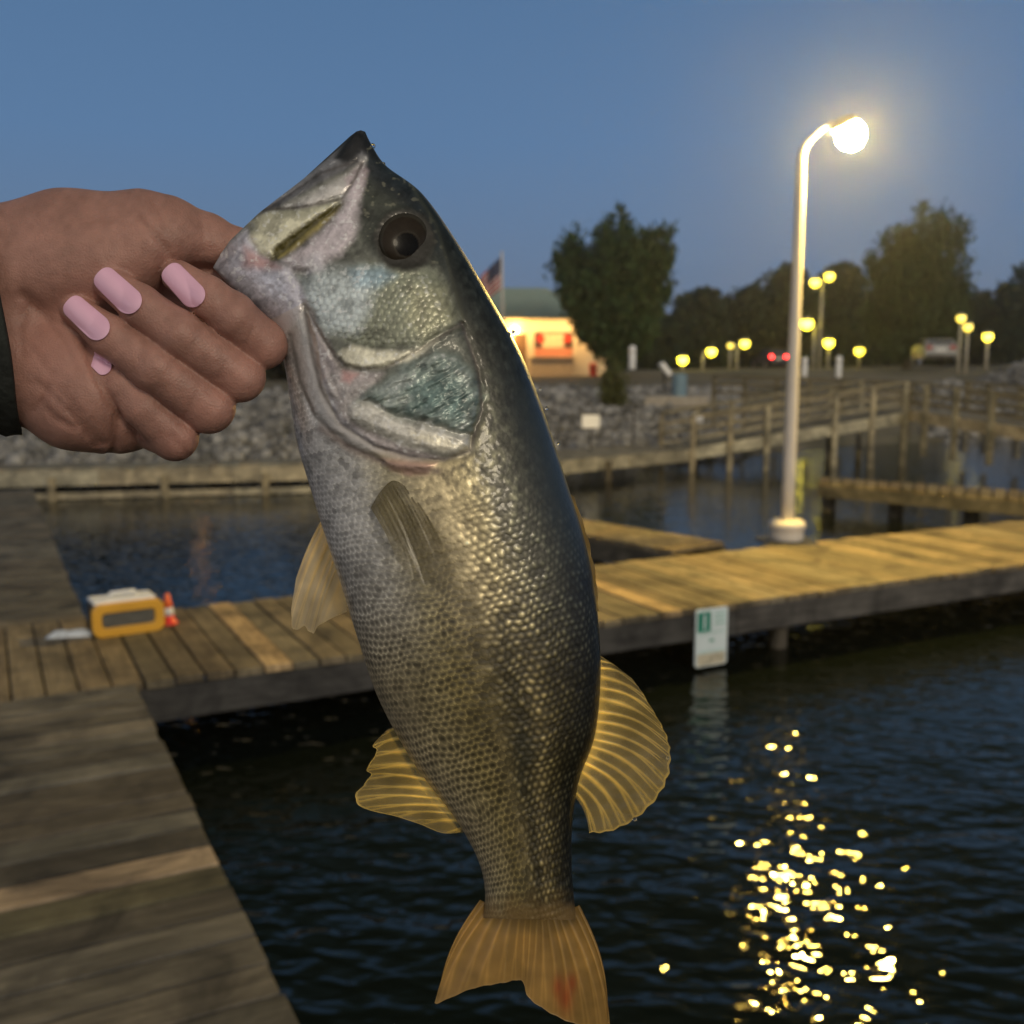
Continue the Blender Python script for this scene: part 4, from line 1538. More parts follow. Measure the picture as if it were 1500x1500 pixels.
hf = 1.0 * front
fx_k, fy_k = fx, fy
fx = fx + (nB - 0.5) * 9 + (nA - 0.5) * 8          # ragged, living edges for the plates
fy = fy + (nA - 0.5) * 9 + (np.roll(nB, 37, 0) - 0.5) * 8
hgt += hf * (bump(P_upperlip, 5, 9) + bump(P_maxpale, 4, 7) + bump(P_maxilla, 8, 9) - bump(P_groove, 6, 7) + bump(P_fold, 5, 12) + bump(P_ljaw, 5, 10))
hgt += hf * (bump(P_cheek, 6, 14) + bump(P_preop, 5, 6) + bump(P_oper, 9, 9) + bump(P_sub, 7, 7) + bump(P_flap, 4, 6) + bump(P_branch, 3, 10))
lines = [([(676, 474), (619, 510), (563, 540), (500, 538), (471, 490), (448, 447)], 4.5, 4),
         ([(527, 586), (598, 614), (650, 630), (690, 640)], 4, 4),
         ([(446, 452), (456, 510), (470, 570), (500, 620), (548, 652), (600, 668), (650, 674), (688, 660), (706, 600), (700, 540), (676, 474)], 5, 5),
         ([(425, 490), (440, 560), (462, 610), (505, 650), (560, 676)], 3.5, 4),
         ([(382, 307), (439, 304), (500, 292), (520, 262), (530, 240)], 4, 3.5),
         ([(523, 236), (471, 253), (414, 292), (370, 320)], 2.5, 3),
         ([(446, 396), (436, 430), (450, 452)], 3, 5),
         ([(360, 334), (380, 380), (420, 392), (444, 402)], 3, 4),
         ([(452, 470), (478, 530), (500, 585), (512, 600)], 2.0, 4),
         ([(462, 520), (484, 580), (520, 625), (580, 652)], 2.0, 3.5)]
for pl_, amp, sg_ in lines:
    d_ = dist_line(fx, fy, pl_)
    hgt -= hf * 0.62 * amp * np.exp(-(d_ / (1.25 * sg_)) ** 2)
# cheek scales and head pores
fx, fy = fx_k, fy_k
cx2, cy2 = (fx * 0.85 + fy * 0.5) / 10.0, (-fx * 0.5 + fy * 0.85) / 9.0
cwob = (nB - 0.5) * 2.0
cr_, cc_ = (fx * 0.80 + fy * 0.60) / 9.0 + cwob * 0.5, (-fx * 0.60 + fy * 0.80) / 11.0 + cwob * 0.35
cbest = np.full(fz.shape, 9.0)
cda = np.zeros(fz.shape)
for par in (0, 1):
    r0 = np.round((cr_ - par) / 2) * 2 + par
    c0 = np.round(cc_ - 0.5 * par) + 0.5 * par
    q = ((cr_ - r0) * 0.86) ** 2 + (cc_ - c0) ** 2
    cda = np.where(q < cbest, cr_ - r0, cda)
    cbest = np.minimum(q, cbest)
cs = 1.0 - 2.6 * np.sqrt(cbest) + 0.9 * np.clip(cda, -1, 1)
cs = cs * (0.45 + 1.0 * nA)
in_cheek = sstep(6, -12, sd_poly(fx, fy, P_cheek))
in_oper = sstep(4, -10, sd_poly(fx, fy, P_oper))
inhead = sstep(4, -10, dhead)
hgt += hf * (in_cheek * 0.75 * cs + inhead * (1 - in_cheek) * ((nC - 0.5) * 1.1 + (nB - 0.5) * 2.5) + in_oper * ((fbm((fx * 0.5 + fy * 0.87) * 0.16, (fx * 0.87 - fy * 0.5) * 0.05, 77) - 0.5) * 5 + (fbm(fx * 0.1, fy * 0.1, 78) - 0.5) * 3))
# eye socket
de = np.hypot((fx - 593) / 39.0, (fy - 352) / 41.0)
hgt += hf * (2.0 * np.exp(-((de - 1.12) / 0.13) ** 2) - 5 * (de < 1.0) * (1 - de ** 2))
# edge fade so that the outline stays closed
edge_f = np.clip(np.abs(sn), 0, 1) ** 0.6
fzz = fz + np.where(front, 1, -1) * hgt * edge_f[None] * np.where(front, 1.0, 0.4)

# ---- pigment, with crease shade and highlights painted in
def lerp_stops(t_, stops):
    xs_ = [s_[0] for s_ in stops]
    return np.stack([np.interp(t_, xs_, [s_[1][c_] for s_ in stops]) for c_ in range(3)], -1)


tw = TT + 0.05 * (nA - 0.5) + 0.02 * (nB - 0.5)
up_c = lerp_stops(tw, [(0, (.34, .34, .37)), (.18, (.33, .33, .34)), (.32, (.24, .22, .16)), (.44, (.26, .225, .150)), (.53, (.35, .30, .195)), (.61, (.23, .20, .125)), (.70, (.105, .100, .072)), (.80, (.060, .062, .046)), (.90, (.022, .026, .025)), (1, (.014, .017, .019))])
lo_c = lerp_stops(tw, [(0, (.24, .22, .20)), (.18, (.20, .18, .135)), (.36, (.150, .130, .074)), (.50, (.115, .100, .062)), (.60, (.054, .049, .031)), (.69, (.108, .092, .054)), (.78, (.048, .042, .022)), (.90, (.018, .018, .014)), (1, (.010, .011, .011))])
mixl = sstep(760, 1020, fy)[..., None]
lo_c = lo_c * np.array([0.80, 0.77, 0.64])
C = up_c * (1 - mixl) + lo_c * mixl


def pig(mask, c_, k_=1.0):
    global C
    m_ = np.clip(mask * k_, 0, 1)[..., None]
    C = C * (1 - m_) + np.array(c_) * m_


# scale pattern: net of pale edges below, pale dots above
lowside = sstep(0.60, 0.42, TT)
dots = scale_core * (0.65 + 0.7 * rnd)
net = scale_edge
amp_s = scaled * (0.6 + 0.4 * sstep(640, 720, fy))
contrast = (0.55 + 0.9 * nA) * (0.42 + 0.58 * sstep(740, 930, fy))
gran = fbm(fx * 0.16, fy * 0.11, 15)
C = C * (1 + amp_s * contrast * (1 - 0.6 * shoulder) * (lowside * (1.25 * scale_edge * sstep(-0.25, 0.35, bda) + 0.25 * (1 - oval) - 0.62 * oval) + (1 - lowside) * (2.6 * dot_ * (0.35 + 0.9 * rnd) - 0.42)))[..., None]
C = C * (1 + scaled * shoulder * 1.5 * (gran - 0.5))[..., None]
C = C * (1 + scaled * (0.5 * (nC - 0.5) + 0.5 * (rnd - 0.5)) + 0.45 * (nB - 0.5) + 0.4 * (nA - 0.5))[..., None]
# lateral blotchy band
band = [(690, 700), (716, 820), (742, 930), (764, 1050), (780, 1180), (782, 1330)]
db_ = dist_line(fx, fy, band)
pig(np.exp(-(db_ / 20) ** 2) * sstep(0.42, 0.6, nA + 0.25 * (nB - 0.5)) * sstep(840, 960, fy), (0.030, 0.030, 0.020), 0.75)
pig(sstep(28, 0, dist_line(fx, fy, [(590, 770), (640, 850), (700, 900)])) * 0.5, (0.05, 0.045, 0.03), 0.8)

# head pigment, with crease shade and gloss painted in
SKIN = inhead * front
pig(inhead, (0.10, 0.105, 0.085))
dk = sd_poly(fx, fy, [(528, 150), (700, 200), (720, 560), (700, 545), (676, 470), (664, 420), (640, 392), (560, 384), (522, 340), (530, 240)])
pig(inhead * sstep(6, -8, dk), (0.046, 0.052, 0.040))
backd = np.minimum(1, np.hypot(fx - np.interp(fy, SP[:, 3], SP[:, 2]), 0) / 60)
pig(sstep(0.84, 0.95, TT) * inhead, (0.020, 0.026, 0.032), 0.92)
pig(sstep(0.82, 0.97, TT) * sstep(500, 640, fy) * (1 - sstep(700, 860, fy)), (0.030, 0.040, 0.048), 0.7)


def zone(poly_, c_, soft=6, k_=1.0, wob_=0.0):
    d_ = sd_poly(fx + (nB - 0.5) * wob_, fy + (nA - 0.5) * wob_, poly_)
    pig(sstep(soft, -soft, d_) * front, c_, k_)


zone([(480, 400), (540, 385), (640, 396), (672, 466), (618, 506), (540, 512), (470, 480)], (0.17, 0.18, 0.13), 10)
zone([(438, 410), (480, 392), (530, 392), (548, 420), (540, 450), (520, 490), (480, 486), (450, 452)], (0.43, 0.48, 0.48), 16, 0.9, 12)
zone([(510, 395), (560, 390), (580, 404), (556, 420), (520, 420)], (0.24, 0.34, 0.40), 10, 0.7)
zone([(600, 420), (652, 420), (668, 470), (620, 500), (596, 470)], (0.24, 0.235, 0.15), 14, 0.7)
zone(P_branch, (0.36, 0.32, 0.31), 9, 1, 10)
zone([(478, 545), (520, 560), (545, 560), (520, 590), (498, 612), (476, 580)], (0.40, 0.37, 0.35), 8, 0.8, 8)
zone([(502, 542), (525, 548), (512, 562), (500, 558)], (0.40, 0.20, 0.18), 6, 0.7)
zone([(495, 520), (516, 507), (560, 514), (610, 512), (640, 498), (600, 528), (556, 538), (510, 536)], (0.64, 0.61, 0.47), 5, 0.95, 6)
zone(P_oper, (0.145, 0.180, 0.160), 12, 1.0, 22)
pig(sstep(0.52, 0.70, fbm((fx * 0.5 + fy * 0.87) * 0.10, (fx * 0.87 - fy * 0.5) * 0.035, 79)) * in_oper * front, (0.34, 0.38, 0.34), 0.75)  # pale streaks painted as gloss highlights on the gill cover
pig(sstep(0.55, 0.72, fbm(fx * 0.05, fy * 0.05, 83)) * in_oper * front, (0.05, 0.075, 0.07), 0.7)
zone([(600, 560), (650, 545), (690, 580), (680, 620), (640, 615), (605, 596)], (0.09, 0.145, 0.135), 14, 0.8, 14)
zone([(545, 572), (590, 545), (610, 556), (570, 582)], (0.30, 0.33, 0.31), 10, 0.6, 10)
zone(P_sub, (0.50, 0.48, 0.42), 9, 0.95, 14)
zone([(600, 632), (650, 640), (686, 656), (650, 660), (610, 645)], (0.60, 0.55, 0.40), 7, 0.6)
zone(P_flap, (0.42, 0.27, 0.23), 6, 0.85)
zone([(420, 480), (446, 462), (470, 540), (500, 610), (560, 660), (520, 660), (470, 625), (440, 560)], (0.30, 0.30, 0.32), 6, 0.7)
zone(P_ljaw, (0.38, 0.37, 0.41), 6)
zone([(358, 362), (392, 378), (410, 392), (380, 398), (356, 390)], (0.36, 0.19, 0.17), 10, 0.75)
zone([(372, 395), (412, 405), (420, 440), (390, 440)], (0.50, 0.52, 0.60), 10, 0.6, 6)
zone(P_upperlip, (0.115, 0.115, 0.12), 5)
zone([(430, 268), (478, 236), (500, 232), (470, 256), (400, 300), (380, 302)], (0.24, 0.24, 0.25), 5, 0.6)
zone([(490, 232), (505, 205), (523, 185), (550, 212), (562, 240), (540, 228), (530, 222), (510, 240)], (0.014, 0.015, 0.017), 6)
zone(P_maxpale, (0.46, 0.44, 0.41), 8, 1, 8)
zone([(505, 262), (530, 238), (540, 250), (528, 290), (514, 292)], (0.30, 0.24, 0.25), 5, 0.8)
zone(P_maxilla, (0.54, 0.52, 0.38), 7, 1, 8)
zone(P_groove, (0.085, 0.072, 0.020), 4)
zone([(490, 312), (468, 336), (430, 366), (408, 378), (432, 358), (466, 328)], (0.36, 0.30, 0.11), 4, 0.85)
zone(P_fold, (0.45, 0.40, 0.415), 10, 0.95, 14)
zone([(440, 380), (470, 370), (476, 396), (446, 402)], (0.50, 0.48, 0.50), 7, 0.7)
for pl_, c_, w_, k_ in ((lines[4][0], (0.10, 0.09, 0.08), 3, 0.8), (lines[2][0], (0.07, 0.06, 0.055), 3.5, 0.75), (lines[0][0], (0.10, 0.085, 0.07), 3, 0.6), (lines[3][0], (0.09, 0.085, 0.085), 3.5, 0.8), (lines[5][0], (0.07, 0.065, 0.065), 3.0, 0.75), (lines[8][0], (0.16, 0.14, 0.135), 4, 0.5), (lines[9][0], (0.15, 0.13, 0.125), 4, 0.5), ([(470, 628), (520, 662), (580, 684), (640, 690)], (0.10, 0.075, 0.07), 7, 0.7)):  # shade painted along the creases and below the gill edge
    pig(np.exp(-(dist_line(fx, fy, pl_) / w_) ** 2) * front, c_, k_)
C = np.where(inhead[..., None] > 0, C * (1 + inhead * front * (0.45 * (nC - 0.5) + 0.22 * in_cheek * cs + 0.3 * (nB - 0.5)))[..., None], C)
mott = fbm(fx * 0.045, fy * 0.045, 121)
mot2 = fbm(fx * 0.11 + 0.05 * fy, fy * 0.07, 131)
C = C * (1 - (inhead * front * (0.26 * sstep(0.50, 0.70, mott) + 0.20 * sstep(0.52, 0.68, mot2)))[..., None])
pig(inhead * front * sstep(0.60, 0.78, fbm(fx * 0.16, fy * 0.16, 141)) * sstep(0.1, 0.25, C.mean(-1)), (0.62, 0.62, 0.60), 0.45)  # pale flecks painted as small highlights on the head
speck = sstep(0.62, 0.74, fbm(fx * 0.13, fy * 0.13, 91)) * inhead * sstep(0, -10, dk)
pig(speck, (0.16, 0.155, 0.11), 0.5)
pig(sstep(16, -10, np.hypot(fx - 690, fy - 607)) * 0.9 * front, (0.02, 0.025, 0.025), 0.7)
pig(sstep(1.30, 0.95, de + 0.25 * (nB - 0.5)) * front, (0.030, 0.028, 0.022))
ctail = sstep(1300, 1350, fy + 26 * (nB - 0.5))
pig(ctail, (0.13, 0.085, 0.035), 0.85)
gain = 1 + 0.42 * sstep(0.03, 0.12, C.mean(-1))
C = C * gain[..., None] * np.where((inhead * front)[..., None] > 0.5, np.array([0.96, 0.99, 1.04]), np.array([1.0, 0.995, 0.93]))
C = np.clip(C, 0.004, 0.90)
# shine: silvery guanin where pale, duller on the back
shine = np.clip(0.06 + 0.6 * (C.mean(-1) - 0.06) / 0.35, 0.04, 0.42) * (1 - 0.4 * inhead * front)

WP = near(fx, fy, fzz).reshape(-1, 3) - FIn
nr = len(PH)
ii = np.arange(NS * nr).reshape(NS, nr)
jj = np.roll(ii, -1, axis=1)
FQ = np.stack([ii[:-1], jj[:-1], jj[1:], ii[1:]], -1)
FQ = FQ.reshape(-1, 4)
# region split so that jaw plates and gill cover are parts of their own
fcx = fx[:-1].reshape(-1)
fcy = fy[:-1].reshape(-1)
ffr = front[:-1].reshape(-1)
reg = np.zeros(len(FQ), int)
reg[(sd_poly(fcx, fcy, P_ljaw) < 0) & ffr] = 1
reg[(sd_poly(fcx, fcy, P_upperlip) < 0) & ffr] = 2
reg[(sd_poly(fcx, fcy, P_maxilla) < 0) & ffr] = 3
reg[((sd_poly(fcx, fcy, P_oper) < 0) | (sd_poly(fcx, fcy, P_sub) < 0)) & ffr] = 4

m, nt, b = new_mat('wet_fish_skin')
at = node(nt, 'ShaderNodeVertexColor', layer_name='Col')
nt.links.new(at.outputs['Color'], b.inputs['Base Color'])
sh_ = node(nt, 'ShaderNodeAttribute', attribute_name='shine')
nt.links.new(sh_.outputs['Fac'], b.inputs['Metallic'])
b.inputs['Roughness'].default_value = 0.38
b.inputs['Specular IOR Level'].default_value = 0.35
b.inputs['Coat Weight'].default_value = 0.22
b.inputs['Coat Roughness'].default_value = 0.10
tcn = node(nt, 'ShaderNodeTexCoord')
nz = node(nt, 'ShaderNodeTexNoise', Scale=900.0, Detail=3.0)
nt.links.new(tcn.outputs['Object'], nz.inputs['Vector'])
bp = node(nt, 'ShaderNodeBump', Strength=0.25, Distance=0.0004)
nt.links.new(nz.outputs['Fac'], bp.inputs['Height'])
nt.links.new(bp.outputs[0], b.inputs['Normal'])
M_FISH = m
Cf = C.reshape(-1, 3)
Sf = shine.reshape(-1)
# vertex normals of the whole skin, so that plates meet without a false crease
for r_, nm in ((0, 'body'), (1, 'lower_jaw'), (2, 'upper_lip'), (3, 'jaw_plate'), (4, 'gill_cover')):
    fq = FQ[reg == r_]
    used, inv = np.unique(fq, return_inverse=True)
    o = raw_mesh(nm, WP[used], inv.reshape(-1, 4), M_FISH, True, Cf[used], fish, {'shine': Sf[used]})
    if r_ == 0:
        # close the mouth end and the tail end
        pass
for s_, nm in ((0, 'mouth_lining'), (NS - 1, 'tail_root')):
    ring = ii[s_]
    cen = WP[ring].mean(0)
    V_ = np.vstack([WP[ring], cen])
    n_ = len(ring)
    F_ = [(q, (q + 1) % n_, n_) for q in range(n_)]
    raw_mesh(nm, V_, F_, M_FISH, True, np.vstack([Cf[ring] * 0.6, [[0.12, 0.10, 0.09]]]), fish, {'shine': np.full(n_ + 1, 0.1)})

# eye -----------------------------------------------------------------------
zc_e = float(np.interp(0, [0], [0])) 
di = np.abs(fx - 593) + np.abs(fy - 352) + 1e3 * (~front)
iy, ix = np.unravel_index(np.argmin(di), di.shape)
ez = fz[iy, ix]
nr_, na_ = 26, 64
rr_, aa_ = np.meshgrid(np.linspace(0, 1, nr_), np.linspace(0, 2 * np.pi, na_, endpoint=False), indexing='ij')
ex = 593 + 38 * rr_ * np.cos(aa_)
ey = 352 + 40 * rr_ * np.sin(aa_)
dtilt = (ex - 593) * (-0.42) + (ey - 352) * 0.05
ezz = ez - 4 + dtilt + 11 * np.sqrt(np.clip(1 - rr_ ** 2, 0, 1)) - 5 * rr_ ** 4
pr_ = np.hypot(ex - 596, ey - 358)
EC = np.where((pr_ < 17)[..., None], np.array([0.003, 0.003, 0.003]), np.array([0.024, 0.019, 0.014]))
EC = np.where(((rr_ > 0.86) | (np.abs(pr_ - 19) < 1.0))[..., None], np.array([0.034, 0.031, 0.024]), EC)
EC = EC * (0.75 + 0.5 * fbm(ex * 0.15, ey * 0.15, 7))[..., None]
ii2 = np.arange(nr_ * na_).reshape(nr_, na_)
jj2 = np.roll(ii2, -1, 1)
m, nt, b = new_mat('fish_eye')
at = node(nt, 'ShaderNodeVertexColor', layer_name='Col')
nt.links.new(at.outputs['Color'], b.inputs['Base Color'])
b.inputs['Roughness'].default_value = 0.25
b.inputs['Specular IOR Level'].default_value = 0.08
b.inputs['Coat Weight'].default_value = 0.05
b.inputs['Coat Roughness'].default_value = 0.03
raw_mesh('eye', near(ex, ey, ezz).reshape(-1, 3) - FIn, np.stack([ii2[:-1], jj2[:-1], jj2[1:], ii2[1:]], -1).reshape(-1, 4)[:, ::-1], m, True, EC.reshape(-1, 3), fish)

# fins ----------------------------------------------------------------------
def fin_mat(name, ray_c, web_c, web_alpha, ray_alpha=0.96, transl=0.55):
    m_, nt_, b_ = new_mat(name)
    a_ = node(nt_, 'ShaderNodeAttribute', attribute_name='ray')
    mx = node(nt_, 'ShaderNodeMix', data_type='RGBA')
    mx.inputs['A'].default_value = (*web_c, 1)
    mx.inputs['B'].default_value = (*ray_c, 1)
    nt_.links.new(a_.outputs['Fac'], mx.inputs['Factor'])
    vc = node(nt_, 'ShaderNodeVertexColor', layer_name='Col')
    mu = node(nt_, 'ShaderNodeMix', data_type='RGBA', blend_type='MULTIPLY')
    mu.inputs['Factor'].default_value = 1
    nt_.links.new(mx.outputs['Result'], mu.inputs['A'])
    nt_.links.new(vc.outputs['Color'], mu.inputs['B'])
    nt_.links.new(mu.outputs['Result'], b_.inputs['Base Color'])
    b_.inputs['Roughness'].default_value = 0.32
    b_.inputs['Coat Weight'].default_value = 0.5
    b_.inputs['Coat Roughness'].default_value = 0.1
    tr = node(nt_, 'ShaderNodeBsdfTranslucent')
    nt_.links.new(mu.outputs['Result'], tr.inputs['Color'])
    ms = node(nt_, 'ShaderNodeMixShader')
    ms.inputs[0].default_value = transl
    nt_.links.new(b_.outputs[0], ms.inputs[1])
    nt_.links.new(tr.outputs[0], ms.inputs[2])
    tp = node(nt_, 'ShaderNodeBsdfTransparent')
    al = node(nt_, 'ShaderNodeMapRange')
    al.inputs['To Min'].default_value = web_alpha
    al.inputs['To Max'].default_value = ray_alpha
    nt_.links.new(a_.outputs['Fac'], al.inputs['Value'])
    ma = node(nt_, 'ShaderNodeMixShader')
    nt_.links.new(al.outputs[0], ma.inputs[0])
    nt_.links.new(tp.outputs[0], ma.inputs[1])
    nt_.links.new(ms.outputs[0], ma.inputs[2])
    nt_.links.new(ma.outputs[0], nt_.nodes['Material Output'].inputs['Surface'])
    return m_


def fin(name, base, tips, rays, z0, z1, mat_, bow=0.0, nu=220, nv=90, wave=3.0, ray_w=0.22, blood=None, jag=0.0, edge_white=0.4, spread=None, split=True, blotch=0.35, root_dark_glow=0.0, flare=0.0):
    Bq, Tq = spline(base, nu), spline(tips, nu)
    v_ = np.linspace(0, 1, nv)
    U_, V_ = np.meshgrid(np.linspace(0, 1, nu), v_, indexing='ij')
    if jag:
        k_ = 1 + jag * (np.abs(np.modf(np.linspace(0, 1, nu) * rays)[0] - 0.5) * 2 - 0.5) + 0.5 * jag * (fbm(np.linspace(0, 30, nu), np.zeros(nu), 5) - 0.5)
        Tq = Bq + (Tq - Bq) * k_[:, None]
    X_ = Bq[:, None, 0] * (1 - V_) + Tq[:, None, 0] * V_
    Y_ = Bq[:, None, 1] * (1 - V_) + Tq[:, None, 1] * V_
    dX, dY = Tq[:, 0] - Bq[:, 0], Tq[:, 1] - Bq[:, 1]
    L_ = np.hypot(dX, dY) + 1e-6
    bo = (bow + flare * (1 - 2 * U_)) * np.sin(np.pi * V_) * L_[:, None]
    X_ = X_ - dY[:, None] / L_[:, None] * bo
    Y_ = Y_ + dX[:, None] / L_[:, None] * bo
    if split:     # soft rays fork towards the edge
        ph = U_ * rays + 0.05 * np.sin(V_ * 5 + U_ * 40) + 0.25 * np.sin(U_ * 9 + 0.5)
        r1 = np.exp(-((np.modf(ph)[0] - 0.5) / ray_w) ** 2)
        off_ = 0.17 * sstep(0.35, 1.0, V_)
        r2 = np.maximum(np.exp(-((np.modf(ph)[0] - 0.5 - off_) / (ray_w * 0.65)) ** 2), np.exp(-((np.modf(ph)[0] - 0.5 + off_) / (ray_w * 0.65)) ** 2))
        ry = r1 * (1 - sstep(0.35, 0.7, V_)) + r2 * sstep(0.35, 0.7, V_)
        ry = ry * (0.62 + 0.6 * np.modf(np.abs(np.sin(np.floor(ph) * 12.9 + 3) * 437.5))[0])
    else:
        ry = np.exp(-((np.modf(U_ * rays)[0] - 0.5) / ray_w) ** 2)
    ry = ry * (1 - 0.6 * sstep(0.35, 1.0, V_)) + 0.55 * (1 - sstep(0.0, 0.22, V_)) * (1 - ry)
    if name == 'pectoral_fin':
        ry = np.clip((1.05 - V_ ** 1.3) * (0.45 + 0.55 * ry), 0, 1)
    rim_ = np.exp(-((1 - V_) / 0.025) ** 2) * edge_white
    ry = np.clip(np.maximum(ry, rim_) + 0.12 * (fbm(X_ * 0.08, Y_ * 0.08, 3) - 0.5), 0, 1)
    Z_ = z0 * (1 - V_) + z1 * V_ + wave * (np.sin(U_ * 7 + 1) + 0.8 * np.sin(U_ * 17 + 2 + V_ * 2)) * V_ + 1.6 * ry * (1 - 0.5 * V_)
    th_ = 1.3 + 1.4 * (1 - V_)
    N_ = nu * nv
    Vt = np.vstack([near(X_, Y_, Z_).reshape(-1, 3), near(X_, Y_, Z_ - th_).reshape(-1, 3)]) - FIn
    i_ = np.arange(N_).reshape(nu, nv)
    f_ = np.stack([i_[:-1, :-1], i_[1:, :-1], i_[1:, 1:], i_[:-1, 1:]], -1).reshape(-1, 4)
    bd = np.concatenate([i_[:, 0], i_[-1, 1:], i_[::-1, -1][1:], i_[0, ::-1][1:-1]])
    fb_ = np.stack([bd, bd + N_, np.roll(bd, -1) + N_, np.roll(bd, -1)], -1)
    col_ = np.ones((nu, nv, 3)) * (1 + blotch * (fbm(X_ * 0.035, Y_ * 0.035, 12) - 0.5) * 2)[..., None]
    col_ *= (1 - root_dark_glow * (1 - sstep(0.0, 0.25 if root_dark_glow > 0 else 0.55, V_)))[..., None]  # negative values paint a backlit glow into the fin root
    if blood:
        for (bx0, by0, br) in blood:
            m_ = np.exp(-(((X_ - bx0) / (br * 0.5)) ** 2 + ((Y_ - by0) / br) ** 2))[..., None]
            col_ = col_ * (1 - m_) + np.array([0.95, 0.46, 0.42]) * m_
    col_ = np.tile(col_.reshape(-1, 3), (2, 1))
    return raw_mesh(name, Vt, np.vstack([f_[:, ::-1], f_ + N_, fb_]), mat_, True, np.clip(col_, 0, 2), fish, {'ray': np.tile(ry.reshape(-1), 2)})


GOLD = fin_mat('soft_fin', (0.92, 0.74, 0.27), (0.52, 0.44, 0.22), 0.25, transl=0.74)
PALE = fin_mat('pale_fin', (0.72, 0.60, 0.34), (0.55, 0.50, 0.40), 0.70)
TAILM = fin_mat('tail_fin_skin', (0.58, 0.38, 0.12), (0.36, 0.235, 0.075), 0.86, 0.97, 0.5)
PECT = fin_mat('pectoral_fin_skin', (0.165, 0.135, 0.052), (0.20, 0.17, 0.085), 0.06, 0.74, 0.35)
SPINY = fin_mat('spiny_fin', (0.40, 0.28, 0.07), (0.26, 0.18, 0.05), 0.8, 0.97, 0.5)
o = fin('dorsal_fin', [(872, 958), (872, 1000), (864, 1060), (850, 1110), (832, 1156)], [(886, 966), (925, 994), (956, 1040), (976, 1078), (982, 1112), (972, 1152), (940, 1192), (898, 1216), (863, 1220)], 16, 0, -22, GOLD, -0.10, jag=0.025, ray_w=0.16, root_dark_glow=-0.8, edge_white=0.65)
o['label'] = 'broad golden soft fin on the back'
o = fin('spiny_dorsal_fin', [(826, 716), (840, 775), (854, 835), (864, 892)], [(841, 728), (860, 785), (873, 845), (877, 896)], 5, 0, -12, SPINY, 0, 140, 30, jag=0.12, split=False)
fin('anal_fin', [(582, 1062), (618, 1125), (655, 1180), (688, 1216)], [(568, 1068), (547, 1091), (552, 1099), (546, 1112), (537, 1127), (543, 1135), (531, 1151), (520, 1168), (533, 1184), (572, 1194), (606, 1204), (648, 1220), (678, 1219)], 11, 0, -16, GOLD, 0.04, jag=0.02, ray_w=0.16, root_dark_glow=-0.8, edge_white=0.65)
fin('pelvic_fin', [(476, 752), (486, 775), (500, 800), (512, 830)], [(434, 846), (427, 895), (430, 922), (446, 918), (458, 928), (470, 914), (508, 896)], 7, -40, -58, PALE, 0.03, jag=0.02)
fin('tail_fin', [(703, 1318), (740, 1334), (776, 1340), (812, 1339), (849, 1326)], [(641, 1462), (640, 1470), (690, 1449), (735, 1440), (764, 1437), (775, 1462), (812, 1487), (858, 1506), (892, 1514), (891, 1496)], 17, 0, 6, TAILM, 0.0, jag=0.012, blood=[(818, 1446, 16), (828, 1462, 22), (838, 1440, 14)], root_dark_glow=0.45, flare=0.07, ray_w=0.16, edge_white=0.25)


def fish_z(px_, py_):
    d_ = np.abs(fx - px_) + np.abs(fy - py_) + 1e3 * (~front)
    return float(fzz.reshape(-1)[np.argmin(d_)])


zb_ = fish_z(575, 735)
zt_ = fish_z(640, 840)
fin('pectoral_fin', [(543, 744), (556, 722), (576, 704), (600, 716)], [(582, 822), (606, 850), (632, 860), (654, 854), (668, 838)], 12, zb_ + 3, zt_ + 12, PECT, -0.03, wave=2.0, jag=0.04, edge_white=0.0, ray_w=0.32, blotch=0.7)

# water drops clinging to the wet edge
m, nt, b = new_mat('water_drop')
b.inputs['Base Color'].default_value = (0.9, 0.95, 1.0, 1)
b.inputs['Transmission Weight'].default_value = 1.0
b.inputs['IOR'].default_value = 1.33
b.inputs['Roughness'].default_value = 0.22
for dx_, dy_, dr_ in ((546, 214, 4.0), (562, 240, 2.6), (752, 486, 3.2), (801, 598, 2.6), (792, 570, 2.2), (818, 650, 2.4), (978, 1110, 2.6), (930, 1200, 3.0)):
    pz_ = near(dx_, dy_, 4 if dy_ < 1000 else -16)
    V_ = []
    for la in range(1, 12):
        for lo in range(18):
            q1, q2 = math.pi * la / 12, 2 * math.pi * lo / 18
            V_.append((math.sin(q1) * math.cos(q2), math.sin(q1) * math.sin(q2), math.cos(q1)))
    V_ += [(0, 0, 1), (0, 0, -1)]
    F_ = [(a_ * 18 + q, a_ * 18 + (q + 1) % 18, (a_ + 1) * 18 + (q + 1) % 18, (a_ + 1) * 18 + q) for a_ in range(10) for q in range(18)][::1]
    F_ = [f_[::-1] for f_ in F_] + [(198, q, (q + 1) % 18) for q in range(18)] + [(199, 180 + (q + 1) % 18, 180 + q) for q in range(18)]
    raw_mesh('water_drop', np.array(V_) * dr_ * FISH_D / F_PX + (pz_ - FIn), F_, m, True, None, fish)

# ------------------------------------------------------------------ the hand
person = empty('person', Vector(near(150, 470, -30)), 'bare hand with pale pink nails gripping the fish by its lower lip', 'person')
PE = np.array(person.location)
VX_ = 3.0
gx = np.arange(-190, 470, VX_)
gy = np.arange(225, 730, VX_)
gz_ = np.arange(-190, 130, VX_)
X3, Y3, Z3 = np.meshgrid(gx, gy, gz_, indexing='ij')
X3, Y3, Z3 = (a_.astype(np.float32) for a_ in (X3, Y3, Z3))


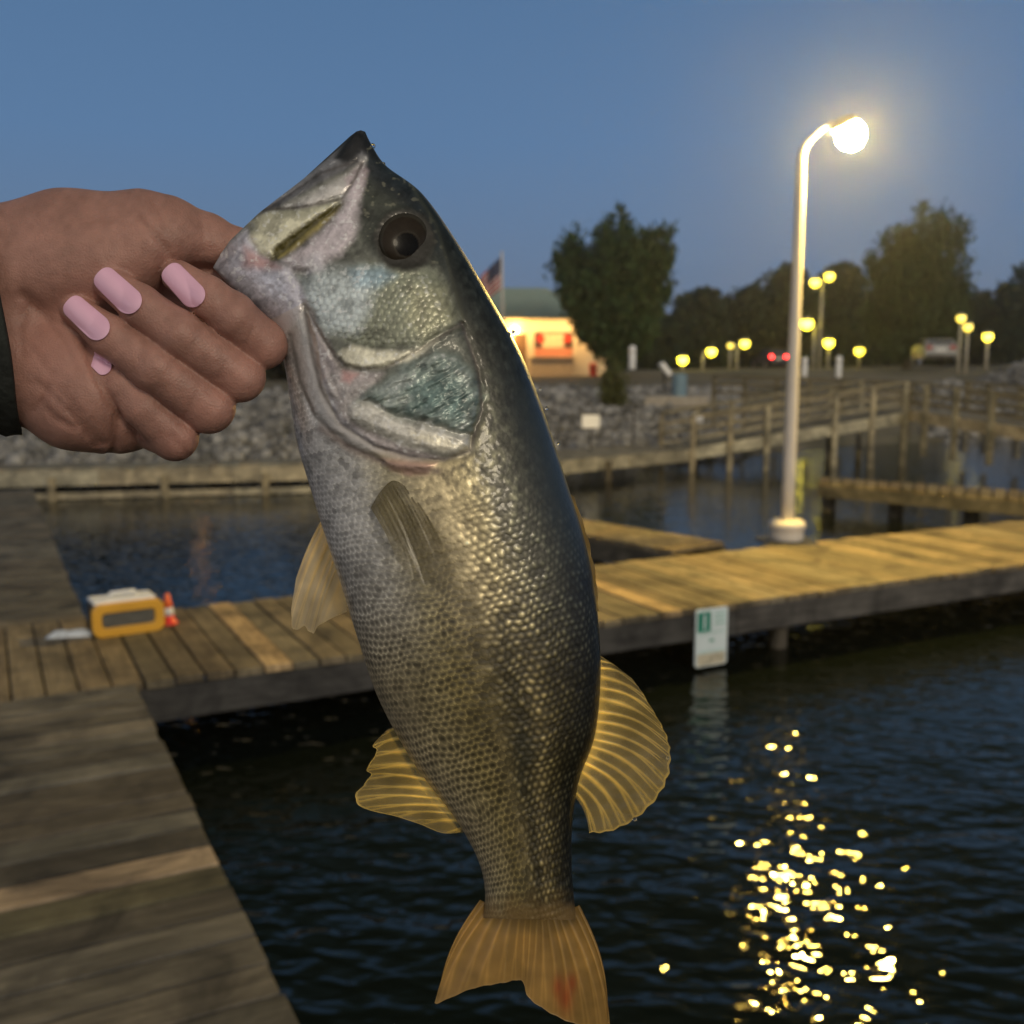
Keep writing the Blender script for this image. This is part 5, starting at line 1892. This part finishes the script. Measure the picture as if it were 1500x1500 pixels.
def capsule(a_, b_):
    ax, ay, az, ra = a_
    bx, by, bz2, rb2 = b_
    ex_, ey_, ez_ = bx - ax, by - ay, bz2 - az
    t_ = np.clip(((X3 - ax) * ex_ + (Y3 - ay) * ey_ + (Z3 - az) * ez_) / (ex_ ** 2 + ey_ ** 2 + ez_ ** 2), 0, 1)
    return np.sqrt((X3 - ax - t_ * ex_) ** 2 + (Y3 - ay - t_ * ey_) ** 2 + (Z3 - az - t_ * ez_) ** 2) - (ra + (rb2 - ra) * t_)


def smin(a_, b_, k_):
    h_ = np.clip(0.5 + 0.5 * (b_ - a_) / k_, 0, 1)
    return b_ * (1 - h_) + a_ * h_ - k_ * h_ * (1 - h_)


def chain(pts_, k_=7):
    d_ = None
    for a_, b_ in zip(pts_[:-1], pts_[1:]):
        c_ = capsule(a_, b_)
        d_ = c_ if d_ is None else smin(d_, c_, k_)
    return d_


FING = {
    'index': [(260, 404, 44, 24), (303, 434, 58, 30), (340, 461, 56, 33), (386, 505, 26, 35), (330, 500, -85, 36)],
    'middle': [(158, 412, 52, 24), (205, 447, 68, 30), (258, 486, 70, 33.5), (352, 552, 32, 36), (270, 540, -95, 40)],
    'ring': [(112, 456, 44, 24), (160, 492, 62, 30), (222, 536, 64, 34), (306, 596, 28, 38), (220, 575, -95, 42)],
    'little': [(140, 528, 22, 21), (172, 560, 34, 26), (206, 594, 36, 29), (256, 640, 14, 34), (180, 600, -80, 40)],
}
palm = chain([(-230, 405, -45, 88), (0, 396, -35, 90), (90, 374, -28, 92), (180, 366, -28, 86)], 30)
palm = smin(palm, chain([(-230, 500, -55, 95), (0, 520, -40, 92), (70, 545, -25, 78), (120, 570, -25, 80), (185, 596, -50, 66)], 30), 34)
palm = smin(palm, capsule((120, 450, -60, 90), (230, 500, -80, 80)), 30)
palm = smin(palm, capsule((230, 408, -58, 48), (332, 420, -62, 38)), 20)
palm = smin(palm, chain([(215, 470, -22, 40), (290, 510, -30, 40), (330, 540, -40, 34)], 10), 10)
palm = smin(palm, chain([(95, 520, -8, 60), (105, 590, -10, 62), (160, 612, -30, 52)], 20), 18)
thumb = chain([(150, 372, -12, 84), (212, 346, -6, 66), (248, 342, -10, 50), (300, 350, -22, 36), (348, 368, -34, 31), (378, 384, -40, 24)], 16)
D3 = smin(palm, thumb, 16)
fd = None
for nm_, pts_ in FING.items():
    c_ = chain(pts_, 8)
    fd = c_ if fd is None else smin(fd, c_, 1.5)
D3 = smin(D3, fd, 3.0)


def groove(pts_, amp, sg_):
    """a skin crease drawn along a line of points on the hand"""
    global D3
    d_ = None
    for a_, b_ in zip(pts_[:-1], pts_[1:]):
        c_ = capsule((*a_, 0), (*b_, 0))
        d_ = c_ if d_ is None else np.minimum(d_, c_)
    D3 = D3 + amp * np.exp(-(np.maximum(d_, 0) / sg_) ** 2)


def front_z(x_, y_):
    i_ = int(np.clip(round((x_ - gx[0]) / VX_), 0, len(gx) - 1))
    j_ = int(np.clip(round((y_ - gy[0]) / VX_), 0, len(gy) - 1))
    c_ = np.where(D3[i_, j_] < 0)[0]
    if not len(c_):
        return -40.0
    k_ = min(c_[-1], len(gz_) - 2)
    a__, b__ = D3[i_, j_, k_], D3[i_, j_, k_ + 1]
    return float(gz_[k_] + VX_ * (a__ / (a__ - b__) if b__ > 0 else 0))


CREASES = [([(204, 316), (222, 338), (242, 362), (258, 382)], 4.5, 6), ([(34, 432), (60, 456), (100, 478), (128, 505)], 5, 8),
           ([(172, 610), (168, 640), (162, 668)], 6, 7), ([(60, 590), (80, 612), (110, 628)], 3.5, 6), ([(88, 570), (120, 610), (150, 650)], 3, 7),
           ([(126, 505), (140, 550), (160, 590), (174, 612)], 4, 7), ([(48, 600), (62, 585), (70, 565)], 3, 6), ([(250, 640), (268, 655), (276, 668)], 2.0, 5),
           ([(330, 430), (322, 450), (312, 470)], 1.6, 4), ([(336, 436), (328, 456), (318, 476)], 1.2, 3.5), ([(252, 450), (240, 476), (228, 500)], 1.6, 4), ([(259, 456), (247, 482), (235, 506)], 1.2, 3.5),
           ([(214, 500), (202, 526), (190, 550)], 1.6, 4), ([(220, 506), (208, 532), (196, 556)], 1.2, 3.5), ([(372, 480), (358, 506), (348, 526)], 1.5, 4), ([(330, 530), (318, 556), (306, 576)], 1.5, 4), ([(288, 575), (276, 598), (264, 620)], 1.5, 4),
           ([(70, 470), (95, 500), (112, 540)], 2.2, 5), ([(40, 500), (60, 530), (78, 548)], 1.8, 5), ([(55, 560), (90, 590), (130, 640)], 2.6, 5), ([(100, 600), (125, 628), (140, 655)], 3.0, 5), ([(40, 450), (30, 480), (34, 520)], 2.0, 6),
           ([(120, 330), (150, 322), (190, 330)], 1.2, 6), ([(225, 300), (238, 320), (240, 340)], 1.4, 5), ([(296, 326), (300, 345), (298, 368)], 1.6, 4), ([(306, 330), (310, 348), (308, 368)], 1.2, 4)]
for pts_, amp, sg_ in CREASES:
    groove([(x_, y_, front_z(x_, y_)) for x_, y_ in pts_], amp, sg_)


def surface_nets(f_, h_, org):
    s_ = f_ < 0
    nx, ny, nz2 = f_.shape
    cs_ = np.zeros((nx - 1, ny - 1, nz2 - 1), np.int8)
    for i_ in (0, 1):
        for j_ in (0, 1):
            for k_ in (0, 1):
                cs_ += s_[i_:nx - 1 + i_, j_:ny - 1 + j_, k_:nz2 - 1 + k_]
    act = (cs_ > 0) & (cs_ < 8)
    I, J, K = np.where(act)
    ids = np.full(act.shape, -1, np.int64)
    ids[I, J, K] = np.arange(len(I))
    acc = np.zeros((len(I), 3))
    cnt = np.zeros(len(I))
    cor = [(a_, b_, c_) for a_ in (0, 1) for b_ in (0, 1) for c_ in (0, 1)]
    for p_ in cor:
        for ax_ in range(3):
            if p_[ax_] == 0:
                q_ = list(p_)
                q_[ax_] = 1
                va = f_[I + p_[0], J + p_[1], K + p_[2]]
                vb = f_[I + q_[0], J + q_[1], K + q_[2]]
                cr = (va < 0) != (vb < 0)
                t_ = np.where(cr, va / np.where(cr, va - vb, 1), 0)
                pos = np.array(p_, float)[None] + np.zeros((len(I), 3))
                pos[:, ax_] += t_
                acc += pos * cr[:, None]
                cnt += cr
    V_ = (acc / cnt[:, None] + np.stack([I, J, K], -1)) * h_ + np.array(org)
    faces = []
    for ax_ in range(3):
        o1, o2 = (ax_ + 1) % 3, (ax_ + 2) % 3
        sl = [slice(1, -1)] * 3
        sl[ax_] = slice(0, -1)
        a_ = s_[tuple(sl)]
        sl2 = list(sl)
        sl2[ax_] = slice(1, None)
        b_ = s_[tuple(sl2)]
        E = np.stack(np.where(a_ != b_), -1)
        off0 = np.ones(3, int)
        off0[ax_] = 0
        E = E + off0
        inside = s_[E[:, 0], E[:, 1], E[:, 2]]
        quad = []
        for d1_, d2_ in ((-1, -1), (0, -1), (0, 0), (-1, 0)):
            q_ = E.copy()
            q_[:, o1] += d1_
            q_[:, o2] += d2_
            q_ = np.minimum(q_, np.array(ids.shape) - 1)
            quad.append(ids[q_[:, 0], q_[:, 1], q_[:, 2]])
        Q = np.stack(quad, -1)
        Q[~inside] = Q[~inside][:, ::-1]
        faces.append(Q[(Q >= 0).all(1)])
    return V_, np.vstack(faces)


HV, HF = surface_nets(D3, VX_, (gx[0], gy[0], gz_[0]))
# relax a little
e_ = np.vstack([HF[:, [0, 1]], HF[:, [1, 2]], HF[:, [2, 3]], HF[:, [3, 0]]])
for _ in range(2):
    s_ = np.zeros_like(HV)
    c_ = np.zeros(len(HV))
    np.add.at(s_, e_[:, 0], HV[e_[:, 1]])
    np.add.at(c_, e_[:, 0], 1)
    HV = HV * 0.45 + 0.55 * s_ / np.maximum(c_, 1)[:, None]
hx, hy, hz2 = HV.T
hc_ = np.array([0.325, 0.178, 0.145])[None] * (1 + 0.35 * (fbm(hx * 0.02, hy * 0.02, 5)[:, None] - 0.5) + 0.35 * (fbm(hx * 0.09, hy * 0.09, 6)[:, None] - 0.5))
pink = np.exp(-(((hx - 75) / 55) ** 2 + ((hy - 500) / 60) ** 2)) * 0.7 + 0.5 * np.exp(-((dist_line(hx, hy, [(385, 515), (350, 555), (306, 600), (258, 640)])) / 28) ** 2)
for pts_ in FING.values():
    pink += 0.6 * np.exp(-(np.hypot(hx - pts_[0][0], hy - pts_[0][1]) / 30) ** 2)
pink = np.clip(pink, 0, 1)[:, None]
hc_ = hc_ * (1 - 0.6 * pink) + 0.6 * pink * np.array([0.42, 0.205, 0.165])
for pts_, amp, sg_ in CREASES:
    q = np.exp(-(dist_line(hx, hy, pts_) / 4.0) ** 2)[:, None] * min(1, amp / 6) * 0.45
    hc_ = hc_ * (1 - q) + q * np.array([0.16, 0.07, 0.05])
m, nt, b = new_mat('skin')
at = node(nt, 'ShaderNodeVertexColor', layer_name='Col')
nt.links.new(at.outputs['Color'], b.inputs['Base Color'])
b.inputs['Roughness'].default_value = 0.48
b.inputs['Specular IOR Level'].default_value = 0.35
b.inputs['Subsurface Weight'].default_value = 0.25
b.inputs['Subsurface Radius'].default_value = (0.004, 0.0015, 0.0008)
b.inputs['Subsurface Scale'].default_value = 0.6
tcn = node(nt, 'ShaderNodeTexCoord')
v1 = node(nt, 'ShaderNodeTexVoronoi', Scale=1400.0)
n1 = node(nt, 'ShaderNodeTexNoise', Scale=320.0, Detail=5.0)
nt.links.new(tcn.outputs['Object'], v1.inputs['Vector'])
nt.links.new(tcn.outputs['Object'], n1.inputs['Vector'])
b1 = node(nt, 'ShaderNodeBump', Strength=0.45, Distance=0.0003)
b2 = node(nt, 'ShaderNodeBump', Strength=0.35, Distance=0.0008)
nt.links.new(v1.outputs['Distance'], b1.inputs['Height'])
nt.links.new(n1.outputs['Fac'], b2.inputs['Height'])
nt.links.new(b1.outputs[0], b2.inputs['Normal'])
nt.links.new(b2.outputs[0], b.inputs['Normal'])
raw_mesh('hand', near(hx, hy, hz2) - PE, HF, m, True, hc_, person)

# nails
m, nt, b = new_mat('pink_nail_polish')
b.inputs['Base Color'].default_value = (0.74, 0.44, 0.60, 1)
b.inputs['Roughness'].default_value = 0.3
b.inputs['Coat Weight'].default_value = 0.6
b.inputs['Coat Roughness'].default_value = 0.12
M_NAIL = m


def nail(cx0, cy0, L, W, ang, zc0, slope, curve=0.55, rroll=0.0):
    """plate of length L and width W; ang = direction from the tip to the root in the picture; slope = rise towards the root"""
    nu, nv = 40, 26
    a_ = R(ang)
    dxl, dyl = math.cos(a_), math.sin(a_)
    u_ = -np.cos(np.linspace(0.02, np.pi - 0.02, nu))
    cap_ = np.where(u_ < 0, np.clip((-u_ - 0.60) / 0.40, 0, 1), np.clip((u_ - 0.50) / 0.50, 0, 1))
    hw = W / 2 * (0.93 + 0.07 * u_) * np.where(u_ < 0, np.clip(1 - cap_ ** 2.5, 0, 1) ** 0.4, np.clip(1 - cap_ ** 2, 0, 1) ** 0.5)
    U_, V_ = np.meshgrid(u_, np.linspace(-1, 1, nv), indexing='ij')
    off = hw[:, None] * V_
    bulge = -curve * off ** 2 / (W / 2)
    Z_ = zc0 + slope * U_ * L / 2 + bulge - 3.0 * U_ ** 2 + rroll * off
    curv = 1.0
    X_ = cx0 + dxl * U_ * curv * L / 2 - dyl * off
    Y_ = cy0 + dyl * U_ * curv * L / 2 + dxl * off
    zs_ = np.array([[front_z(a__, b__) for a__, b__ in zip(r1_, r2_)] for r1_, r2_ in zip(X_, Y_)])
    for _ in range(4):
        zs_ = (zs_ + np.roll(zs_, 1, 0) + np.roll(zs_, -1, 0) + np.roll(zs_, 1, 1) + np.roll(zs_, -1, 1)) / 5
        zs_[[0, -1]] = zs_[[1, -2]]
        zs_[:, [0, -1]] = zs_[:, [1, -2]]
    rootward = sstep(-0.7, 0.1, U_)
    Z_ = np.maximum(Z_, zs_ + 3.0) * rootward + Z_ * (1 - rootward)
    N_ = nu * nv
    Vt = np.vstack([near(X_, Y_, Z_).reshape(-1, 3), near(X_, Y_, Z_ - 6).reshape(-1, 3)]) - PE
    i_ = np.arange(N_).reshape(nu, nv)
    f_ = np.stack([i_[:-1, :-1], i_[1:, :-1], i_[1:, 1:], i_[:-1, 1:]], -1).reshape(-1, 4)
    bd = np.concatenate([i_[:, 0], i_[-1, 1:], i_[::-1, -1][1:], i_[0, ::-1][1:-1]])
    fb_ = np.stack([bd, bd + N_, np.roll(bd, -1) + N_, np.roll(bd, -1)], -1)
    return raw_mesh('fingernail', Vt, np.vstack([f_, f_[:, ::-1] + N_, fb_]), M_NAIL, True, None, person)


nail(269, 418, 74, 39, 47, 80, 0.22)
nail(173, 426, 80, 41, 43, 90, 0.24)
nail(127, 466, 77, 40, 42, 82, 0.26)
nail(143, 529, 46, 26, 44, 47, 0.2)

# dark sleeve cuff at the wrist
n_a, n_l = 64, 18
A_, L_ = np.meshgrid(np.linspace(0, 2 * np.pi, n_a, endpoint=False), np.linspace(0, 1, n_l), indexing='ij')
cyy = 462 + 176 * np.sin(A_)
czz = -50 + 150 * np.cos(A_)
edge_x = (cyy - 432) * 0.15 + 1.5 * np.sin(A_ * 5)
cxx = edge_x - L_ * 200
fold = 4 * np.sin(L_ * 22 + 2 * np.sin(A_ * 2)) * (L_ > 0.06)
rim = 1 + (fold - 4) / 160
cyy = 462 + 176 * np.sin(A_) * rim
czz = -50 + 150 * np.cos(A_) * rim
ci = np.arange(n_a * n_l).reshape(n_a, n_l)
cj = np.roll(ci, -1, 0)
cf = np.stack([ci[:, :-1], ci[:, 1:], cj[:, 1:], cj[:, :-1]], -1).reshape(-1, 4)
o = raw_mesh('sleeve', near(cxx, cyy, czz).reshape(-1, 3) - PE, cf, plain('dark_sleeve_cloth', (0.010, 0.013, 0.011), 0.85, 0, 0.4, 60, 0.3), True, None, person)
md = o.modifiers.new('thickness', 'SOLIDIFY')
md.thickness = 0.0018
md.offset = 0
